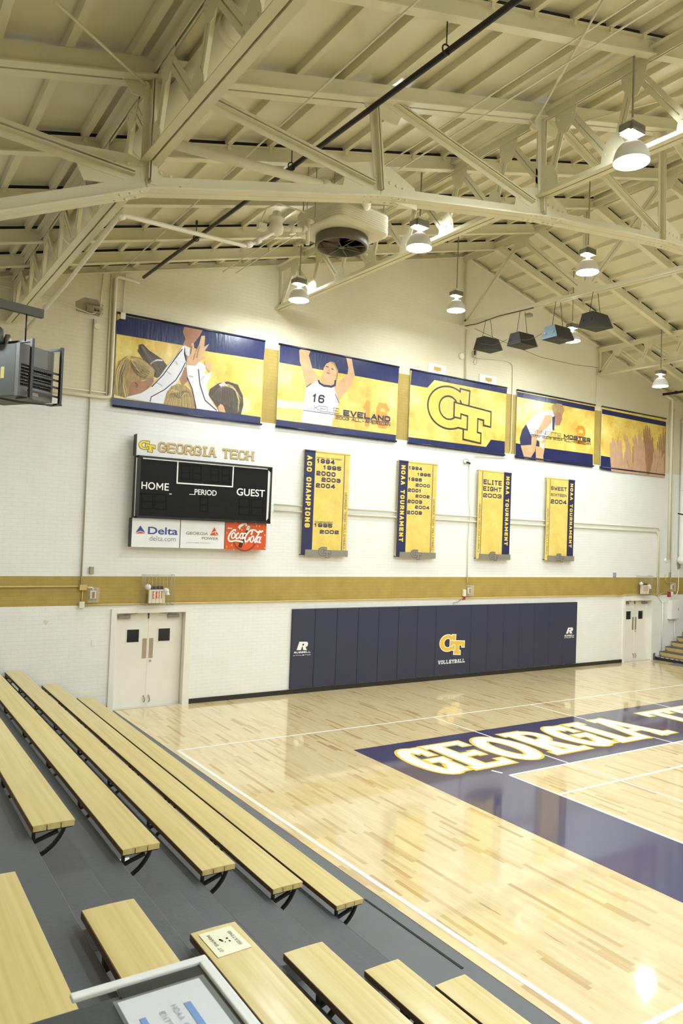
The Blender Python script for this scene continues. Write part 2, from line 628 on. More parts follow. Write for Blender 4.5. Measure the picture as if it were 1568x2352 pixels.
def gold_print(name, soft=0.):
    n = NT(name)
    a = n.noise(n.comb(n.x, n.z), 1.5, 5, .6)
    col = n.ramp(a, [(.28, (196, 144, 48)), (.40, (226, 186, 80)), (.52, (242, 214, 108)), (.68, (250, 234, 150))])
    col = n.mix(soft, col, lin((240, 214, 124)))
    fine = n.noise(n.comb(n.x, n.z), 9, 5, .7)
    col = n.mix(n.math('MULTIPLY', n.math('SUBTRACT', fine, .42), .9), col, lin((204, 150, 52)))
    n.set(Base_Color=col, Roughness=.26)
    wv = n.noise(n.comb(n.math('MULTIPLY', n.x, 5), n.math('MULTIPLY', n.z, .9)), 1.0, 3)
    n.bump(wv, .25, .03)
    return n.m


def scoreboard_face():
    n = NT('black_scoreboard_face')
    st = n.math('PINGPONG', n.z, .012)
    st = n.math('MULTIPLY', st, 83)
    col = n.mix(st, lin((10, 10, 9)), lin((24, 24, 22)))
    n.set(Base_Color=col, Roughness=.5, Specular_IOR_Level=.2)
    n.bump(st, .3, .003)
    return n.m


BRICK = brick_wall()
MAPLE = maple('maple_strip_floor')
SEATW = seat_wood()
GOLDP = gold_print('gold_banner_print', .15)
GOLDV = gold_print('gold_pennant_print', .6)
SCOREM = scoreboard_face()
NAVYFLOOR = mat('navy_court_paint', (34, 31, 92), .35, coat=1., vary=(.7, .1, (1, 1, 1)))
WHITEFLOOR = mat('white_court_paint', (248, 246, 240), .4, coat=.6)
YELLOWFLOOR = mat('yellow_court_paint', (246, 206, 60), .4, coat=.6)
CARPET = mat('grey_floor_edge', (108, 110, 114), .6, bump=(60, .1, (1, 1, 1)), vary=(2, .08, (1, 1, 1)))
GLOWM = mat('lamp_lens_glow', (255, 255, 255), .5, emit=LAMP_COL, estr=LENS_E)
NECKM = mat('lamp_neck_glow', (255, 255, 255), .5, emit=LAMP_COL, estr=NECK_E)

# ------------------------------------------------------------------ the hall
XL, XR, YN = -16.5, 15.5, -27.0
RIBH = .085
RZ, RS = 11.37, .268                      # ridge height and slope


def roof_z(x):
    return RZ - RS * abs(x)


FE = -8.84 + .0135 * 27                    # the wood's edge runs very slightly out of square with the bleachers
struct(MB().plate([(-8.84, 0, -.2), (9.0, 0, -.2), (9.0, YN, -.2), (FE, YN, -.2)], (0, 0, .2)).build('floor', MAPLE))
struct(MB().plate([(-9.62, 0, -.2), (-8.84, 0, -.2), (FE, YN, -.2), (-9.62, YN, -.2)], (0, 0, .196)).build('floor_side_strip', CARPET))
struct(MB().box(9.0, XR, YN, 0.0, -.2, -.004).build('floor_right_strip', CARPET))
# far wall with its two doorways
DZ = 1.99
mb = MB()
xs = [XL, -8.92, -7.36, 7.15, 8.63, XR]
for i in range(5):
    z0 = DZ if i in (1, 3) else -.2
    a, b = xs[i], xs[i + 1]
    pts = [(a, z0), (b, z0), (b, roof_z(b) - .02)]
    if a < 0 < b: pts.append((0, RZ - .02))
    pts.append((a, roof_z(a) - .02))
    mb.plate([(p[0], 0, p[1]) for p in pts], (0, .3, 0))
struct(mb.build('wall_far', BRICK))
PLAIN = mat('plain_painted_wall', (232, 226, 206), .6, bump=(20, .1, (1, 1, 1)))
for nm, x0, x1 in (('wall_left', XL - .3, XL), ('wall_right', XR, XR + .3)):
    struct(MB().box(x0, x1, YN - .3, .3, -.2, roof_z(XR) + .4).build(nm, PLAIN))
mb = MB()
mb.plate([(XL, YN, -.2), (XR, YN, -.2), (XR, YN, roof_z(XR)), (0, YN, RZ), (XL, YN, roof_z(XL))], (0, -.3, 0))
struct(mb.build('wall_near', PLAIN))

# roof deck: flat pans with ribs running away from the wall
mb = MB()
for s in (-1, 1):
    for k in range(int(16.6 / .61) + 1):
        x0, x1 = k * .61, (k + 1) * .61
        ribc = x0 + .33
        prof = [(x0, 0), (ribc - .062, 0), (ribc - .042, -RIBH), (ribc + .042, -RIBH), (ribc + .062, 0), (x1, 0)]
        for a, b in zip(prof, prof[1:]):
            za, zb = RZ - RS * a[0] + a[1], RZ - RS * b[0] + b[1]
            mb.face([(s * a[0], .3, za), (s * b[0], .3, zb), (s * b[0], YN - .3, zb), (s * a[0], YN - .3, za)])
    mb.add([(0, .3, RZ + .12), (s * 17.2, .3, RZ + .12 - RS * 17.2), (s * 17.2, YN - .3, RZ + .12 - RS * 17.2), (0, YN - .3, RZ + .12)], [(0, 1, 2, 3)])
struct(mb.build('ceiling', DECKM))

# baseboards (black rubber cove)
BASEM = mat('black_rubber_base', (40, 35, 34), .45)
struct(MB().box(-7.28, 7.07, -.025, 0, -.01, .10).build('baseboard_far', BASEM))
struct(MB().box(-9.8, -9.0, -.025, 0, -.01, .10).build('baseboard_left', BASEM))
MOULD = mat('white_base_moulding', (190, 186, 176), .3)

# ------------------------------------------------------------------ painted court (children of the floor)
FLOOR = bpy.data.objects['floor']
BY0, BY1, BX0, BX1 = -6.58, -4.36, -6.03, -4.59
mb = MB()
mb.face([(BX0, BY1, .0008), (-BX0, BY1 + .12, .0008), (-BX0, BY0, .0008), (BX1, BY0, .0008), (BX1, -24, .0008), (BX0, -24, .0008)])
mb.build('painted_navy_border', NAVYFLOOR, FLOOR, fix=False)


def court_line(x0, y0, x1, y1, z, wd=.05, name='painted_line'):
    d = Vector((x1 - x0, y1 - y0, 0)).normalized()
    nrm = Vector((-d.y, d.x, 0)) * wd / 2
    a, b = Vector((x0, y0, z)), Vector((x1, y1, z))
    MB().face([a + nrm, b + nrm, b - nrm, a - nrm]).build(name, WHITEFLOOR, FLOOR, fix=False)


court_line(-8.70, -3.12, 8.70, -3.12, .0016)
court_line(-8.70, -3.12, -8.70 + .0235 * 18.9, -22, .0018, .06)
court_line(-8.70, -11.47, 4.57, -11.47, .0020, .06)
court_line(-4.57, -6.58, 4.57, -6.58, .0016)
court_line(-4.57, -6.58, -4.57, -24, .0018)
court_line(4.57, -6.58, 4.57, -24, .0018)
court_line(-4.57, -7.55, 4.57, -7.55, .0016)
court_line(-3.22, -3.12, -3.12, -11.4, .0020, .04)
court_line(-.38, -3.12, -.12, -11.4, .0020, .04)
court_line(2.52, -3.12, 2.6, -11.4, .0020, .04)
court_line(-4.66, -6.27, -4.60, -6.45, .0020, .05)


# big slab lettering
def court_glyph(ch, x0, x1, y0, y1, st):
    """strokes of one heavy slab letter in its box"""
    s2 = st / 2
    l, r, b, t = x0 + s2, x1 - s2, y0 + s2 * .8, y1 - s2 * .8
    cx, cy = (l + r) / 2, (b + t) / 2
    sl = st * .62
    out = []
    if ch == 'O':
        out.append((arc(cx, cy, r - cx, t - cy, 0, 350, 34) + ['z'], st))
    if ch == 'G':
        st = min(st, (x1 - x0) * .33)
        l, r = x0 + st / 2, x1 - st / 2
        cx = (l + r) / 2
        out.append((arc(cx, cy, r - cx, t - cy, 42, 325, 30), st))
        out.append(([(r - s2 * .1, cy + .02), (r - s2 * .1, b - s2 * .4)], st * .75))
        out.append(([(cx - .02, cy - .02), (r + s2 * .9, cy - .02)], sl))
        out.append(([(r, t + s2 * .6), (r, cy + (t - cy) * .35)], sl))
    if ch == 'E':
        out += [([(l + s2 * .6, y0), (l + s2 * .6, y1)], st), ([(x0 - .02, y0 + sl / 2), (x1, y0 + sl / 2)], sl), ([(x0 - .02, y1 - sl / 2), (x1, y1 - sl / 2)], sl),
                ([(l, cy), (x1 - st * .5, cy)], sl), ([(x1 - sl / 2, y0), (x1 - sl / 2, y0 + st * 1.15)], sl), ([(x1 - sl / 2, y1), (x1 - sl / 2, y1 - st * 1.15)], sl),
                ([(x1 - st * .75, cy - st * .5), (x1 - st * .75, cy + st * .5)], sl * .7)]
    if ch == 'R':
        out += [([(l + s2 * .5, y0), (l + s2 * .5, y1)], st), ([(x0 - .03, y0 + sl / 2), (x0 + st * 1.8, y0 + sl / 2)], sl),
                ([(x0 - .03, y1 - sl / 2), (cx, y1 - sl / 2)] + arc(cx, cy + (t - cy) * .53, (r - cx) * .95, (t - cy) * .47, 90, -90, 14) + [(l, cy + .03)], sl * 1.15),
                ([(cx, cy), (r - s2 * .2, y0 + sl * .3)], st * .95), ([(x1 - st * 1.3, y0 + sl / 2), (x1 + .06, y0 + sl / 2)], sl)]
    if ch == 'I':
        out += [([(cx, y0), (cx, y1)], st), ([(x0, y0 + sl / 2), (x1, y0 + sl / 2)], sl), ([(x0, y1 - sl / 2), (x1, y1 - sl / 2)], sl)]
    if ch == 'A':
        out += [([(l + .05, y0), (cx - .03, y1)], st * .8), ([(cx + .03, y1), (r - .05, y0)], st), ([(l + .12, y0 + (y1 - y0) * .36), (r - .12, y0 + (y1 - y0) * .36)], sl * .8),
                ([(x0 - .08, y0 + sl / 2), (x0 + st * 1.3, y0 + sl / 2)], sl), ([(x1 - st * 1.5, y0 + sl / 2), (x1 + .08, y0 + sl / 2)], sl), ([(cx - st * 1.05, y1 - sl / 2), (cx + st * .6, y1 - sl / 2)], sl)]
    if ch == 'T':
        out += [([(cx, y0), (cx, y1)], st), ([(x0, y1 - sl / 2), (x1, y1 - sl / 2)], sl), ([(x0 + sl / 2, y1), (x0 + sl / 2, y1 - st * 1.25)], sl), ([(x1 - sl / 2, y1), (x1 - sl / 2, y1 - st * 1.25)], sl),
                ([(cx - st * 1.15, y0 + sl / 2), (cx + st * 1.15, y0 + sl / 2)], sl)]
    if ch == 'C':
        out.append((arc(cx, cy, r - cx, t - cy, 42, 318, 30), st))
        out.append(([(r, t + s2 * .6), (r, cy + (t - cy) * .35)], sl))
    if ch == 'H':
        out += [([(l + s2 * .5, y0), (l + s2 * .5, y1)], st), ([(r - s2 * .5, y0), (r - s2 * .5, y1)], st), ([(l, cy), (r, cy)], sl),
                ([(x0 - .04, y0 + sl / 2), (x0 + st * 1.5, y0 + sl / 2)], sl), ([(x1 - st * 1.5, y0 + sl / 2), (x1 + .04, y0 + sl / 2)], sl),
                ([(x0 - .04, y1 - sl / 2), (x0 + st * 1.5, y1 - sl / 2)], sl), ([(x1 - st * 1.5, y1 - sl / 2), (x1 + .04, y1 - sl / 2)], sl)]
    return out


COURT_TEXT = [('G', -5.60, -4.90), ('E', -4.84, -3.98), ('O', -3.92, -3.06), ('R', -2.93, -2.12), ('G', -2.02, -1.24), ('I', -1.18, -.72), ('A', -.66, .42),
              ('T', 1.2, 2.08), ('E', 2.16, 3.0), ('C', 3.06, 3.9), ('H', 3.98, 4.86)]
for i, (ch, a, b) in enumerate(COURT_TEXT):
    ya, yb = -6.13, -4.72
    for grow, m, z in ((.048, YELLOWFLOOR, .0026), (0, WHITEFLOOR, .0034)):
        mb = MB()
        for pts, wd in court_glyph(ch, a, b, ya, yb, .26):
            if pts[-1] != 'z' and grow:
                p0, p1 = Vector(pts[0]), Vector(pts[1])
                q0, q1 = Vector(pts[-1]), Vector(pts[-2])
                pts = [tuple(p0 + (p0 - p1).normalized() * grow)] + pts[1:-1] + [tuple(q0 + (q0 - q1).normalized() * grow)]
            stroke(mb, pts, wd + 2 * grow, floorp(z))
        mb.build('painted_letter_border' if grow else 'painted_letter', m, FLOOR, fix=False)

# ------------------------------------------------------------------ doors
DOORM = mat('cream_white_door', (240, 236, 226), .45)
DGLASS = mat('dark_door_glass', (30, 32, 36), .1)
PUSH = mat('brushed_push_plate', (176, 160, 136), .35, metal=.3)


def door(n, x0, x1, wall_x0, wall_x1, z1=1.93):
    root = MB()
    yr = .13
    root.box(wall_x0 - .07, x0, -.035, .2, -.005, z1 + .09)
    root.box(x1, wall_x1 + .07, -.035, .2, -.005, z1 + .09)
    root.box(x0, x1, -.035, .2, z1, z1 + .09)
    fr = struct(root.build('door_%d' % n, DOORM, bevel=.004))
    cx = (x0 + x1) / 2
    MB().box(x0, x1, -.01, .3, -.03, .012).build('threshold', mat('pale_threshold', (206, 198, 180), .4), fr)
    MB().box(x0, x1, .15, .2, z1 - .02, z1).build('stop', DOORM, fr)
    MB().box(x0 - .1, x1 + .1, .28, .3, -.01, z1 + .1).build('backing', DARKG, fr)
    for s, a, b in ((-1, x0 + .006, cx - .004), (1, cx + .004, x1 - .006)):
        wv = MB()
        wc = (a + b) / 2 - s * .03
        wx0, wx1, wz0, wz1 = wc - .125, wc + .125, 1.32, 1.58
        for q in ((a, b, .012, wz0), (a, b, wz1, z1 - .004), (a, wx0, wz0, wz1), (wx1, b, wz0, wz1)):
            wv.box(q[0], q[1], yr, yr + .045, q[2], q[3])
        lf = wv.build('leaf', DOORM, fr)
        MB().box(wx0, wx1, yr + .015, yr + .03, wz0, wz1).build('pane', DGLASS, lf)
        t = MB()
        for q in ((wx0 - .022, wx1 + .022, wz1, wz1 + .022), (wx0 - .022, wx1 + .022, wz0 - .022, wz0), (wx0 - .022, wx0, wz0, wz1), (wx1, wx1 + .022, wz0, wz1)):
            t.box(q[0], q[1], yr - .008, yr, q[2], q[3])
        t.build('pane_frame', DOORM, lf)
        px = b - .075 if s < 0 else a + .055
        MB().box(px - .045, px + .045, yr - .004, yr, .98, 1.39).build('push_plate', PUSH, lf)
        c = MB()
        ccx = a + .17 if s < 0 else b - .22
        c.box(ccx - .11, ccx + .13, yr - .06, yr, z1 - .12, z1 - .055)
        c.bar((ccx, yr - .05, z1 - .04), (ccx + s * -.28, yr - .02, z1 - .02), .025, .012)
        c.build('closer', GREYM, lf)
        k = MB(True)
        hx = b - .05 if s < 0 else a + .05
        k.tube([(hx, yr, .22), (hx, yr - .04, .2), (hx + .012, yr - .05, .14), (hx, yr - .04, .09)], .011, 8)
        k.build('kick_down_stop', GREYM, lf)
        if s > 0:
            MB(True).lathe([(.026, 0), (.024, .02), (.014, .03)], (px, yr, .93), 14, 1).build('lock', ALU, lf)
    MB(True).tube([(cx - .02, yr - .02, z1 - .005), (cx - .02, yr - .02, z1 - .13)], .012, 8).build('latch_rod', DARKG, fr)
    MB().box(cx - .012, cx + .012, yr - .006, yr, .012, z1 - .004).build('astragal', DOORM, fr)
    return fr


door(1, -8.88, -7.44, -8.92, -7.36)
door(2, 7.19, 8.55, 7.15, 8.63)

# ------------------------------------------------------------------ roof steel
YM = -7.75                                   # plane of the great transverse truss


def i_beam(h=.2, b=.12, t=.014):
    a, c = b / 2, t / 2
    return [(-a, -h), (a, -h), (a, -h + t), (c, -h + t), (c, -t), (a, -t), (a, 0), (-a, 0), (-a, -t), (-c, -t), (-c, -h + t), (-a, -h + t)]


def two_angles(mb, p0, p1, leg=.10, flange=.10, gap=.02, t=.012, up=(0, 0, 1), flip=1):
    g = gap / 2
    for s in (-1, 1):
        P = [(s * g, 0), (s * (g + flange), 0), (s * (g + flange), flip * t), (s * (g + t), flip * t), (s * (g + t), flip * leg), (s * g, flip * leg)]
        mb.prof(P, p0, p1, up)
    return mb


ORD = ['nearest to', 'second from', 'third from', 'fourth from', 'fifth from', 'sixth from', 'seventh from', 'eighth from', 'ninth from', 'tenth from', 'eleventh from']
BEAMS_Y = [-1.15, -2.5, -4.2, -5.9, -9.5, -11.3, -13.1]
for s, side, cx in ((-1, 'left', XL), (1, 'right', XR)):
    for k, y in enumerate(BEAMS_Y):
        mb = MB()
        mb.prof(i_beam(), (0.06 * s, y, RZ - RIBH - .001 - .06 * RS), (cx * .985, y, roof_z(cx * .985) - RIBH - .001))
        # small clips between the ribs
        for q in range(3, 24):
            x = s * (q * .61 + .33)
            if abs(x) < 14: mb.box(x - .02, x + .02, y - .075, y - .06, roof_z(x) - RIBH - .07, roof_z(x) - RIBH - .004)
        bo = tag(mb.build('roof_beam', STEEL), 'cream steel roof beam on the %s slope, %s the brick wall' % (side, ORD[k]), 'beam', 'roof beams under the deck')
        MB().prof([(-.035, .002), (.035, .002), (.035, .05), (-.035, .05)], (0.06 * s, y, RZ - RIBH - .06 * RS), (cx * .985, y, roof_z(cx * .985) - RIBH)).build('gap_shade_strip', mat('black_gap_shade', (24, 22, 20), .8), bo)  # added black strip stands in for the shadow gap between beam and deck
mb = MB()
mb.prof([(-.03, 0), (.08, 0), (.08, .012), (-.018, .012), (-.018, .1), (-.03, .1)], (XL + .1, -.035, roof_z(XL + .1) - .19), (0, -.035, RZ - .17))
mb.prof([(-.03, 0), (.08, 0), (.08, .012), (-.018, .012), (-.018, .1), (-.03, .1)], (0, -.035, RZ - .17), (XR - .1, -.035, roof_z(XR - .1) - .19))
struct(mb.build('trim_1', STEEL))


def rivets(mb, pts, y, r=.022, out=-1):
    for p in pts:
        mb.lathe([(r, 0), (r * .8, r * .45), (0, r * .7)], (p[0], y, p[1]), 8, 1)


# transverse truss
BC = [(-15.2, 5.15), (-11.1, 6.98), (-8.27, 7.70), (-5.5, 8.19), (-2.75, 8.52), (0, 8.66), (2.75, 8.52), (5.5, 8.19), (8.27, 7.70), (11.1, 6.98), (14.8, 5.3)]
TR = thing('roof_truss', (0, YM, 7), 'great cream riveted truss with bent lower chord spanning across the hall', 'truss')
for s in (-1, 1):
    mb = MB()
    for q in (-.075, .075):
        mb.prof([(q - .06, -.2), (q + .06, -.2), (q + .06, -.185), (q + .012 * (1 if q < 0 else -1) + .006, -.185), (q + .006, 0), (q - .006, 0), (q - .006, -.185), (q - .06, -.185)],
                (.02 * s, YM, RZ - RIBH - .008), (s * 15.3, YM, roof_z(15.3) - RIBH - .002))
    mb.build('top_chord', STEEL, TR)
mb = MB()
for a, b in zip(BC, BC[1:]):
    two_angles(mb, (a[0], YM, a[1]), (b[0], YM, b[1]), .15, .125, .006, .016)
mb.build('bottom_chord', STEEL, TR)
mb = MB()
for nx, nz in BC[1:-1]:
    ang = math.atan2((BC[[b[0] for b in BC].index(nx) + 1][1] - BC[[b[0] for b in BC].index(nx) - 1][1]), 6)
    for dx in (-.3, -.2, -.1, .1, .2, .3):
        for yy in (-.1, .06):
            mb.lathe([(.018, 0), (.016, -.008), (0, -.014)], (nx + dx, YM + yy, nz + dx * math.tan(ang) - .005 - abs(dx) * .03), 8, 2)
mb.build('rivet_row', STEEL, TR)


def web(a, b, leg=.075, parent=TR, y=YM, gap=.02):
    two_angles(MB(), (a[0], y, a[1]), (b[0], y, b[1]), leg, leg, gap, .01, (0, -1, 0)).build('web_member', STEEL, parent)


def web_y(x, a, b, parent, leg=.06, gap=.016):
    two_angles(MB(), (x, a[0], a[1]), (x, b[0], b[1]), leg, leg, gap, .009, (1, 0, 0)).build('web_member', STEEL, parent)


for s in (-1, 1):
    web((s * 14.4, roof_z(14.4) - .2), (s * 11.25, 7.12))
    web((s * 11.1, roof_z(11.1) - .25), (s * 11.1, 7.1))
    web((s * 11.0, roof_z(11.1) - .2), (s * 8.4, 7.86))
    web((s * 8.42, roof_z(8.42) - .22), (s * 8.29, 7.8))
    web((s * 8.3, roof_z(8.3) - .2), (s * 5.7, 8.38))
    web((s * 5.56, roof_z(5.5) - .22), (s * 5.5, 8.25))
    web((s * 5.45, roof_z(5.4) - .2), (s * 2.88, 8.7))
    web((s * 2.8, roof_z(2.8) - .22), (s * 2.75, 8.58))
    web((s * 2.7, roof_z(2.7) - .2), (s * .15, 8.86))
web((0, RZ - .3), (0, 8.72))


def gusset(poly, y, parent, riv=(), side=-1):
    mb = MB()
    mb.plate([(p[0], y, p[1]) for p in poly], (0, .012, 0))
    rivets(mb, riv, y)
    mb.build('gusset_plate', STEEL, parent)


for nx, nz in BC[1:-1]:
    rz = []
    for k in range(5):
        rz += [(nx - .45 + .12 * k, nz + .19 + .02 * k), (nx + .12 + .1 * k, nz + .24 - .01 * k)]
    if abs(nx) > 11:
        s = 1 if nx > 0 else -1
        gusset([(-11.1 - dx, nz + dz) for dx, dz in ((.62, -.05), (.73, .17), (.68, .27), (.2, .33), (.02, .28), (0, .24), (-.3, .16), (-.36, .1))] if s < 0 else [(11.1 + dx, nz + dz) for dx, dz in ((.62, -.05), (.73, .17), (.68, .27), (.2, .33), (0, .24), (-.36, .1))], YM - .006, TR, rz)
    else:
        gusset([(nx - .55, nz + .02), (nx - .5, nz + .3), (nx - .15, nz + .42), (nx + .15, nz + .42), (nx + .5, nz + .28), (nx + .55, nz + .02)], YM - .006, TR, rz)
    tz = roof_z(nx) - .1
    gusset([(nx - .4, tz - .05 + .1 * (1 if nx < 0 else -1) * -1), (nx + .4, tz - .05 + .1 * (1 if nx < 0 else -1)), (nx + .2, tz - .38), (nx - .2, tz - .38)], YM - .006, TR)


def long_truss(X, zt, zb, y_end, bays, label, deep=False):
    """truss running away from the brick wall; zb = function of y"""
    t = thing('roof_truss', (X, 0, zb(0)), label, 'truss', 'trusses running along the hall')
    mb = two_angles(MB(), (X, -.02, zb(0)), (X, YM, zb(YM)), .1, .085, .022, .012)
    two_angles(mb, (X, YM, zb(YM)), (X, y_end, zb(y_end)), .1, .085, .022, .012)
    mb.build('bottom_chord', STEEL, t)
    mb = two_angles(MB(), (X, -.02, zt), (X, y_end, zt), .13, .085, .022, .012, flip=-1)
    mb.build('top_chord', STEEL, t)
    web_y(X, (-.06, zt - .05), (-.06, zb(0) + .05), t, .07)
    if deep:
        step = 1.94
        k = 0
        y = -.12
        pts = []
        while y > y_end + .2:
            pts.append((y, k % 2))
            y -= step
            k += 1
        for (ya, ta), (yb, tb) in zip(pts, pts[1:]):
            A = (ya, zt - .12 if ta else zb(ya) + .08)
            B = (yb, zt - .12 if tb else zb(yb) + .08)
            web_y(X, A, B, t, .07, .022)
        for ya, ta in pts[1:]:
            if not ta: web_y(X, (ya, zt - .1), (ya, zb(ya) + .06), t, .075, .03)
            z = zt - .1 if ta else zb(ya) + .05
            s = -1 if ta else 1
            MB().plate([(X - .006, ya - .3, z), (X - .006, ya + .3, z), (X - .006, ya + .16, z + s * .28), (X - .006, ya - .16, z + s * .28)], (.012, 0, 0)).build('gusset_plate', STEEL, t)
        return t
    p = 1.065
    y = -.715
    tops, bots = [], []
    while y > y_end + .6:
        tops.append(y)
        bots.append(y - .785)
        y -= p
    first = (-.1, zb(0) + .06)
    prev = first
    for ty, by in zip(tops, bots):
        web_y(X, prev, (ty, zt - .12), t, .055)
        prev = (by, zb(by) + .08)
        web_y(X, (ty, zt - .12), prev, t, .055)
        for yy, z, s in ((ty, zt - .04, -1), (by, zb(by) + .02, 1)):
            mb = MB()
            q = (zt - zb(yy)) * .34
            mb.plate([(X - .005, yy - .2, z), (X - .005, yy + .2, z), (X - .005, yy + .16, z + s * q * .6), (X - .005, yy + .06, z + s * q), (X - .005, yy - .06, z + s * q), (X - .005, yy - .16, z + s * q * .6)], (.01, 0, 0))
            for a in (-.12, 0, .12):
                mb.lathe([(.014, 0), (.011, .008), (0, .011)], (X + .005, yy + a, z + s * q * .45), 6, 0)
                mb.lathe([(.014, 0), (.011, -.008), (0, -.011)], (X - .005, yy + a, z + s * q * .45), 6, 0)
            mb.build('gusset_plate', STEEL, t)
    web_y(X, (YM, zt - .1), (YM, zb(YM) - .2), t, .075, .03)
    return t


def slope(z0, z1):
    return lambda y: z0 + (z1 - z0) * (y / YM)


long_truss(-11.1, 8.275, slope(7.36, 7.27), -13.6, 0, 'shallow cream truss along the hall nearest the left bleachers')
long_truss(-5.55, 9.68, slope(8.70, 8.48), -13.6, 0, 'shallow cream truss along the hall passing beside the fan heater')
long_truss(0.0, 11.22, slope(9.36, 9.05), -13.6, 0, 'deep cream truss under the ridge carrying the black loudspeakers', deep=True)
long_truss(5.55, 9.68, slope(8.84, 8.8), -13.6, 0, 'shallow cream truss along the hall right of the loudspeakers')


# tie rods between the trusses
def on_roof(px, py, dz):
    d = RIGHT * ((px - IW / 2) / FPX) + FWD - UP * ((py - IH / 2) / FPX)
    t = (RZ + dz + RS * CAM.x - CAM.z) / (d.z - RS * d.x)
    return CAM + d * t


def tie_rod(p0, p1, label, r=.014, buckle=None):
    t = thing('tie_rod', p1, label, 'rod', 'tie rods in the roof')
    MB(True).tube([p0, p1], r, 8).build('rod', STEEL, t)
    p0, p1 = Vector(p0), Vector(p1)
    d = (p1 - p0).normalized()
    mb = MB(True)
    mb.tube([p1 - d * .12, p1 + d * .02], .035, 8)
    mb.build('end_nut', STEEL, t)
    if buckle:
        q = p0.lerp(p1, buckle)
        mb = MB(True)
        o = d.orthogonal().normalized() * .022
        mb.tube([q - d * .14, q - d * .09 + o, q + d * .09 + o, q + d * .14], .01, 6)
        mb.tube([q - d * .14, q - d * .09 - o, q + d * .09 - o, q + d * .14], .01, 6)
        mb.build('turnbuckle', STEEL, t)


n1 = Vector((-11.1, YM + .05, 8.05))
tie_rod(on_roof(125, 2, -.33), n1, 'thin cream tie rod rising left from the big truss joint at the upper left')
n2 = at(1222, 292, 0, -5.62)
tie_rod(on_roof(1388, -6, -.33), n2, 'cream tie rod with turnbuckle above the middle of the big truss', .014, .52)
tie_rod(at(905, 62, 0, -7.9), at(660, 100, 0, -8.9), 'thin cream rod crossing the deck beside the near sloping truss chord', .012)
tie_rod(on_roof(1568, 218, -.34), on_roof(1290, 292, -.34), 'thin cream tie rod running right from the middle truss joint', .013)
tie_rod(at(420, 160, 1, -6.2), at(575, 122, 1, -6.3), 'short cream rod behind the near sloping truss chord', .012)

# ------------------------------------------------------------------ high-bay lamps
SHADEM = mat('spun_aluminium_shade', (232, 230, 230), .4, metal=0., vary=(3, .03, (1, 1, 1)))
BALLM = mat('grey_ballast_housing', (140, 134, 124), .4, metal=.4)


def make_lamp(p, label):
    """p = centre of the open rim"""
    x, y, z = p
    t = thing('high_bay_lamp', p, label, 'lamp', 'high-bay lamps')
    prof = []
    for k in range(11):
        a = R(90 * k / 10)
        prof.append((.055 + .155 * math.sin(a), .235 - .235 * (1 - math.cos(a)) ** .95))
    prof = [(.0, .24)] + prof
    mb = MB(True)
    mb.lathe(prof + [(.214, -.004), (.208, -.004)] + [(r - .004, h - .003) for r, h in reversed(prof[2:])], p, 28)
    mb.build('shade', SHADEM, t)
    MB(True).lathe([(.0, .006), (.203, .006), (.203, .0), (.0, .0)], p, 28).build('lens', GLOWM, t)
    MB(True).lathe([(.032, .24), (.032, .33)], p, 14).build('neck', NECKM, t)
    mb = MB()
    mb.box(x - .12, x + .12, y - .095, y + .095, z + .33, z + .44)
    mb.box(x - .16, x - .12, y - .07, y + .07, z + .33, z + .42)
    for k in range(6): mb.box(x - .12, x + .12, y - .1 , y - .095, z + .345 + k * .015, z + .351 + k * .015)
    mb.build('ballast', BALLM, t, .012)
    MB().box(x - .07, x + .07, y - .06, y + .06, z + .44, z + .50).build('junction_box', CREAMP, t, .006)
    top = roof_z(x) - .1
    MB(True).tube([(x, y, z + .5), (x, y, top)], .0125, 10).build('stem', mat('taupe_stem', (150, 141, 118), .5), t)
    MB(True).lathe([(.06, 0), (.055, .04), (.02, .07)], (x, y, top - .05), 14).build('canopy_cup', STEEL, t)
    return t


LAMPS = [((-5.85, -9.45, 8.22), 'large high-bay lamp at the upper right, closest to the camera'),
         ((-5.85, -5.45, 8.40), 'glowing high-bay lamp just right of the square fan heater'),
         ((-5.85, -1.50, 8.50), 'high-bay lamp in front of the brick wall below the fan heater'),
         ((-1.90, -1.90, 8.97), 'high-bay lamp beside the post of the loudspeaker truss at the wall'),
         ((-1.90, -5.62, 8.84), 'high-bay lamp hanging above the loudspeakers'),
         ((1.90, -2.08, 8.88), 'high-bay lamp half hidden behind the third loudspeaker'),
         ((5.30, -2.34, 8.15), 'small high-bay lamp above the rightmost picture banner')]
for p, l in LAMPS:
    make_lamp(p, l)
for j, y in enumerate((-5.6, -9.45, -13.4, -17.4, -21.4)):
    for i, x in enumerate((-5.85, -1.9, 1.9, 5.5, -9.6)):
        if (j == 0 and i in (0, 1, 4)) or (j == 1 and i in (0, 4)): continue
        make_lamp((x, y, min(8.6, roof_z(x) - 1.15)), 'high-bay lamp over the court outside the picture, row %d, place %d' % (j + 1, i + 1))

make_lamp((-13.7, -4.6, 6.5), 'high-bay lamp added over the left bleachers to brighten the wall, outside the picture')  # unseen lamp added to brighten the left end of the far wall

# ------------------------------------------------------------------ pipes and ducts under the roof
t = thing('round_duct', (-10.82, 0, 7.9), 'fat round cream pipe running under the deck behind the near truss', 'pipe')
MB(True).tube([(-10.82, -.15, 8.01), (-10.82, -13.5, 7.99)], .15, 20).build('pipe', CREAMP, t)
for y in (-1.2, -3.4, -6.6, -9.1, -11.5):
    MB(True).tube([(-10.82, y - .05, 8.01 + y * .0015), (-10.82, y + .05, 8.01 + y * .0015)], .163, 20).build('coupling', CREAMP, t)

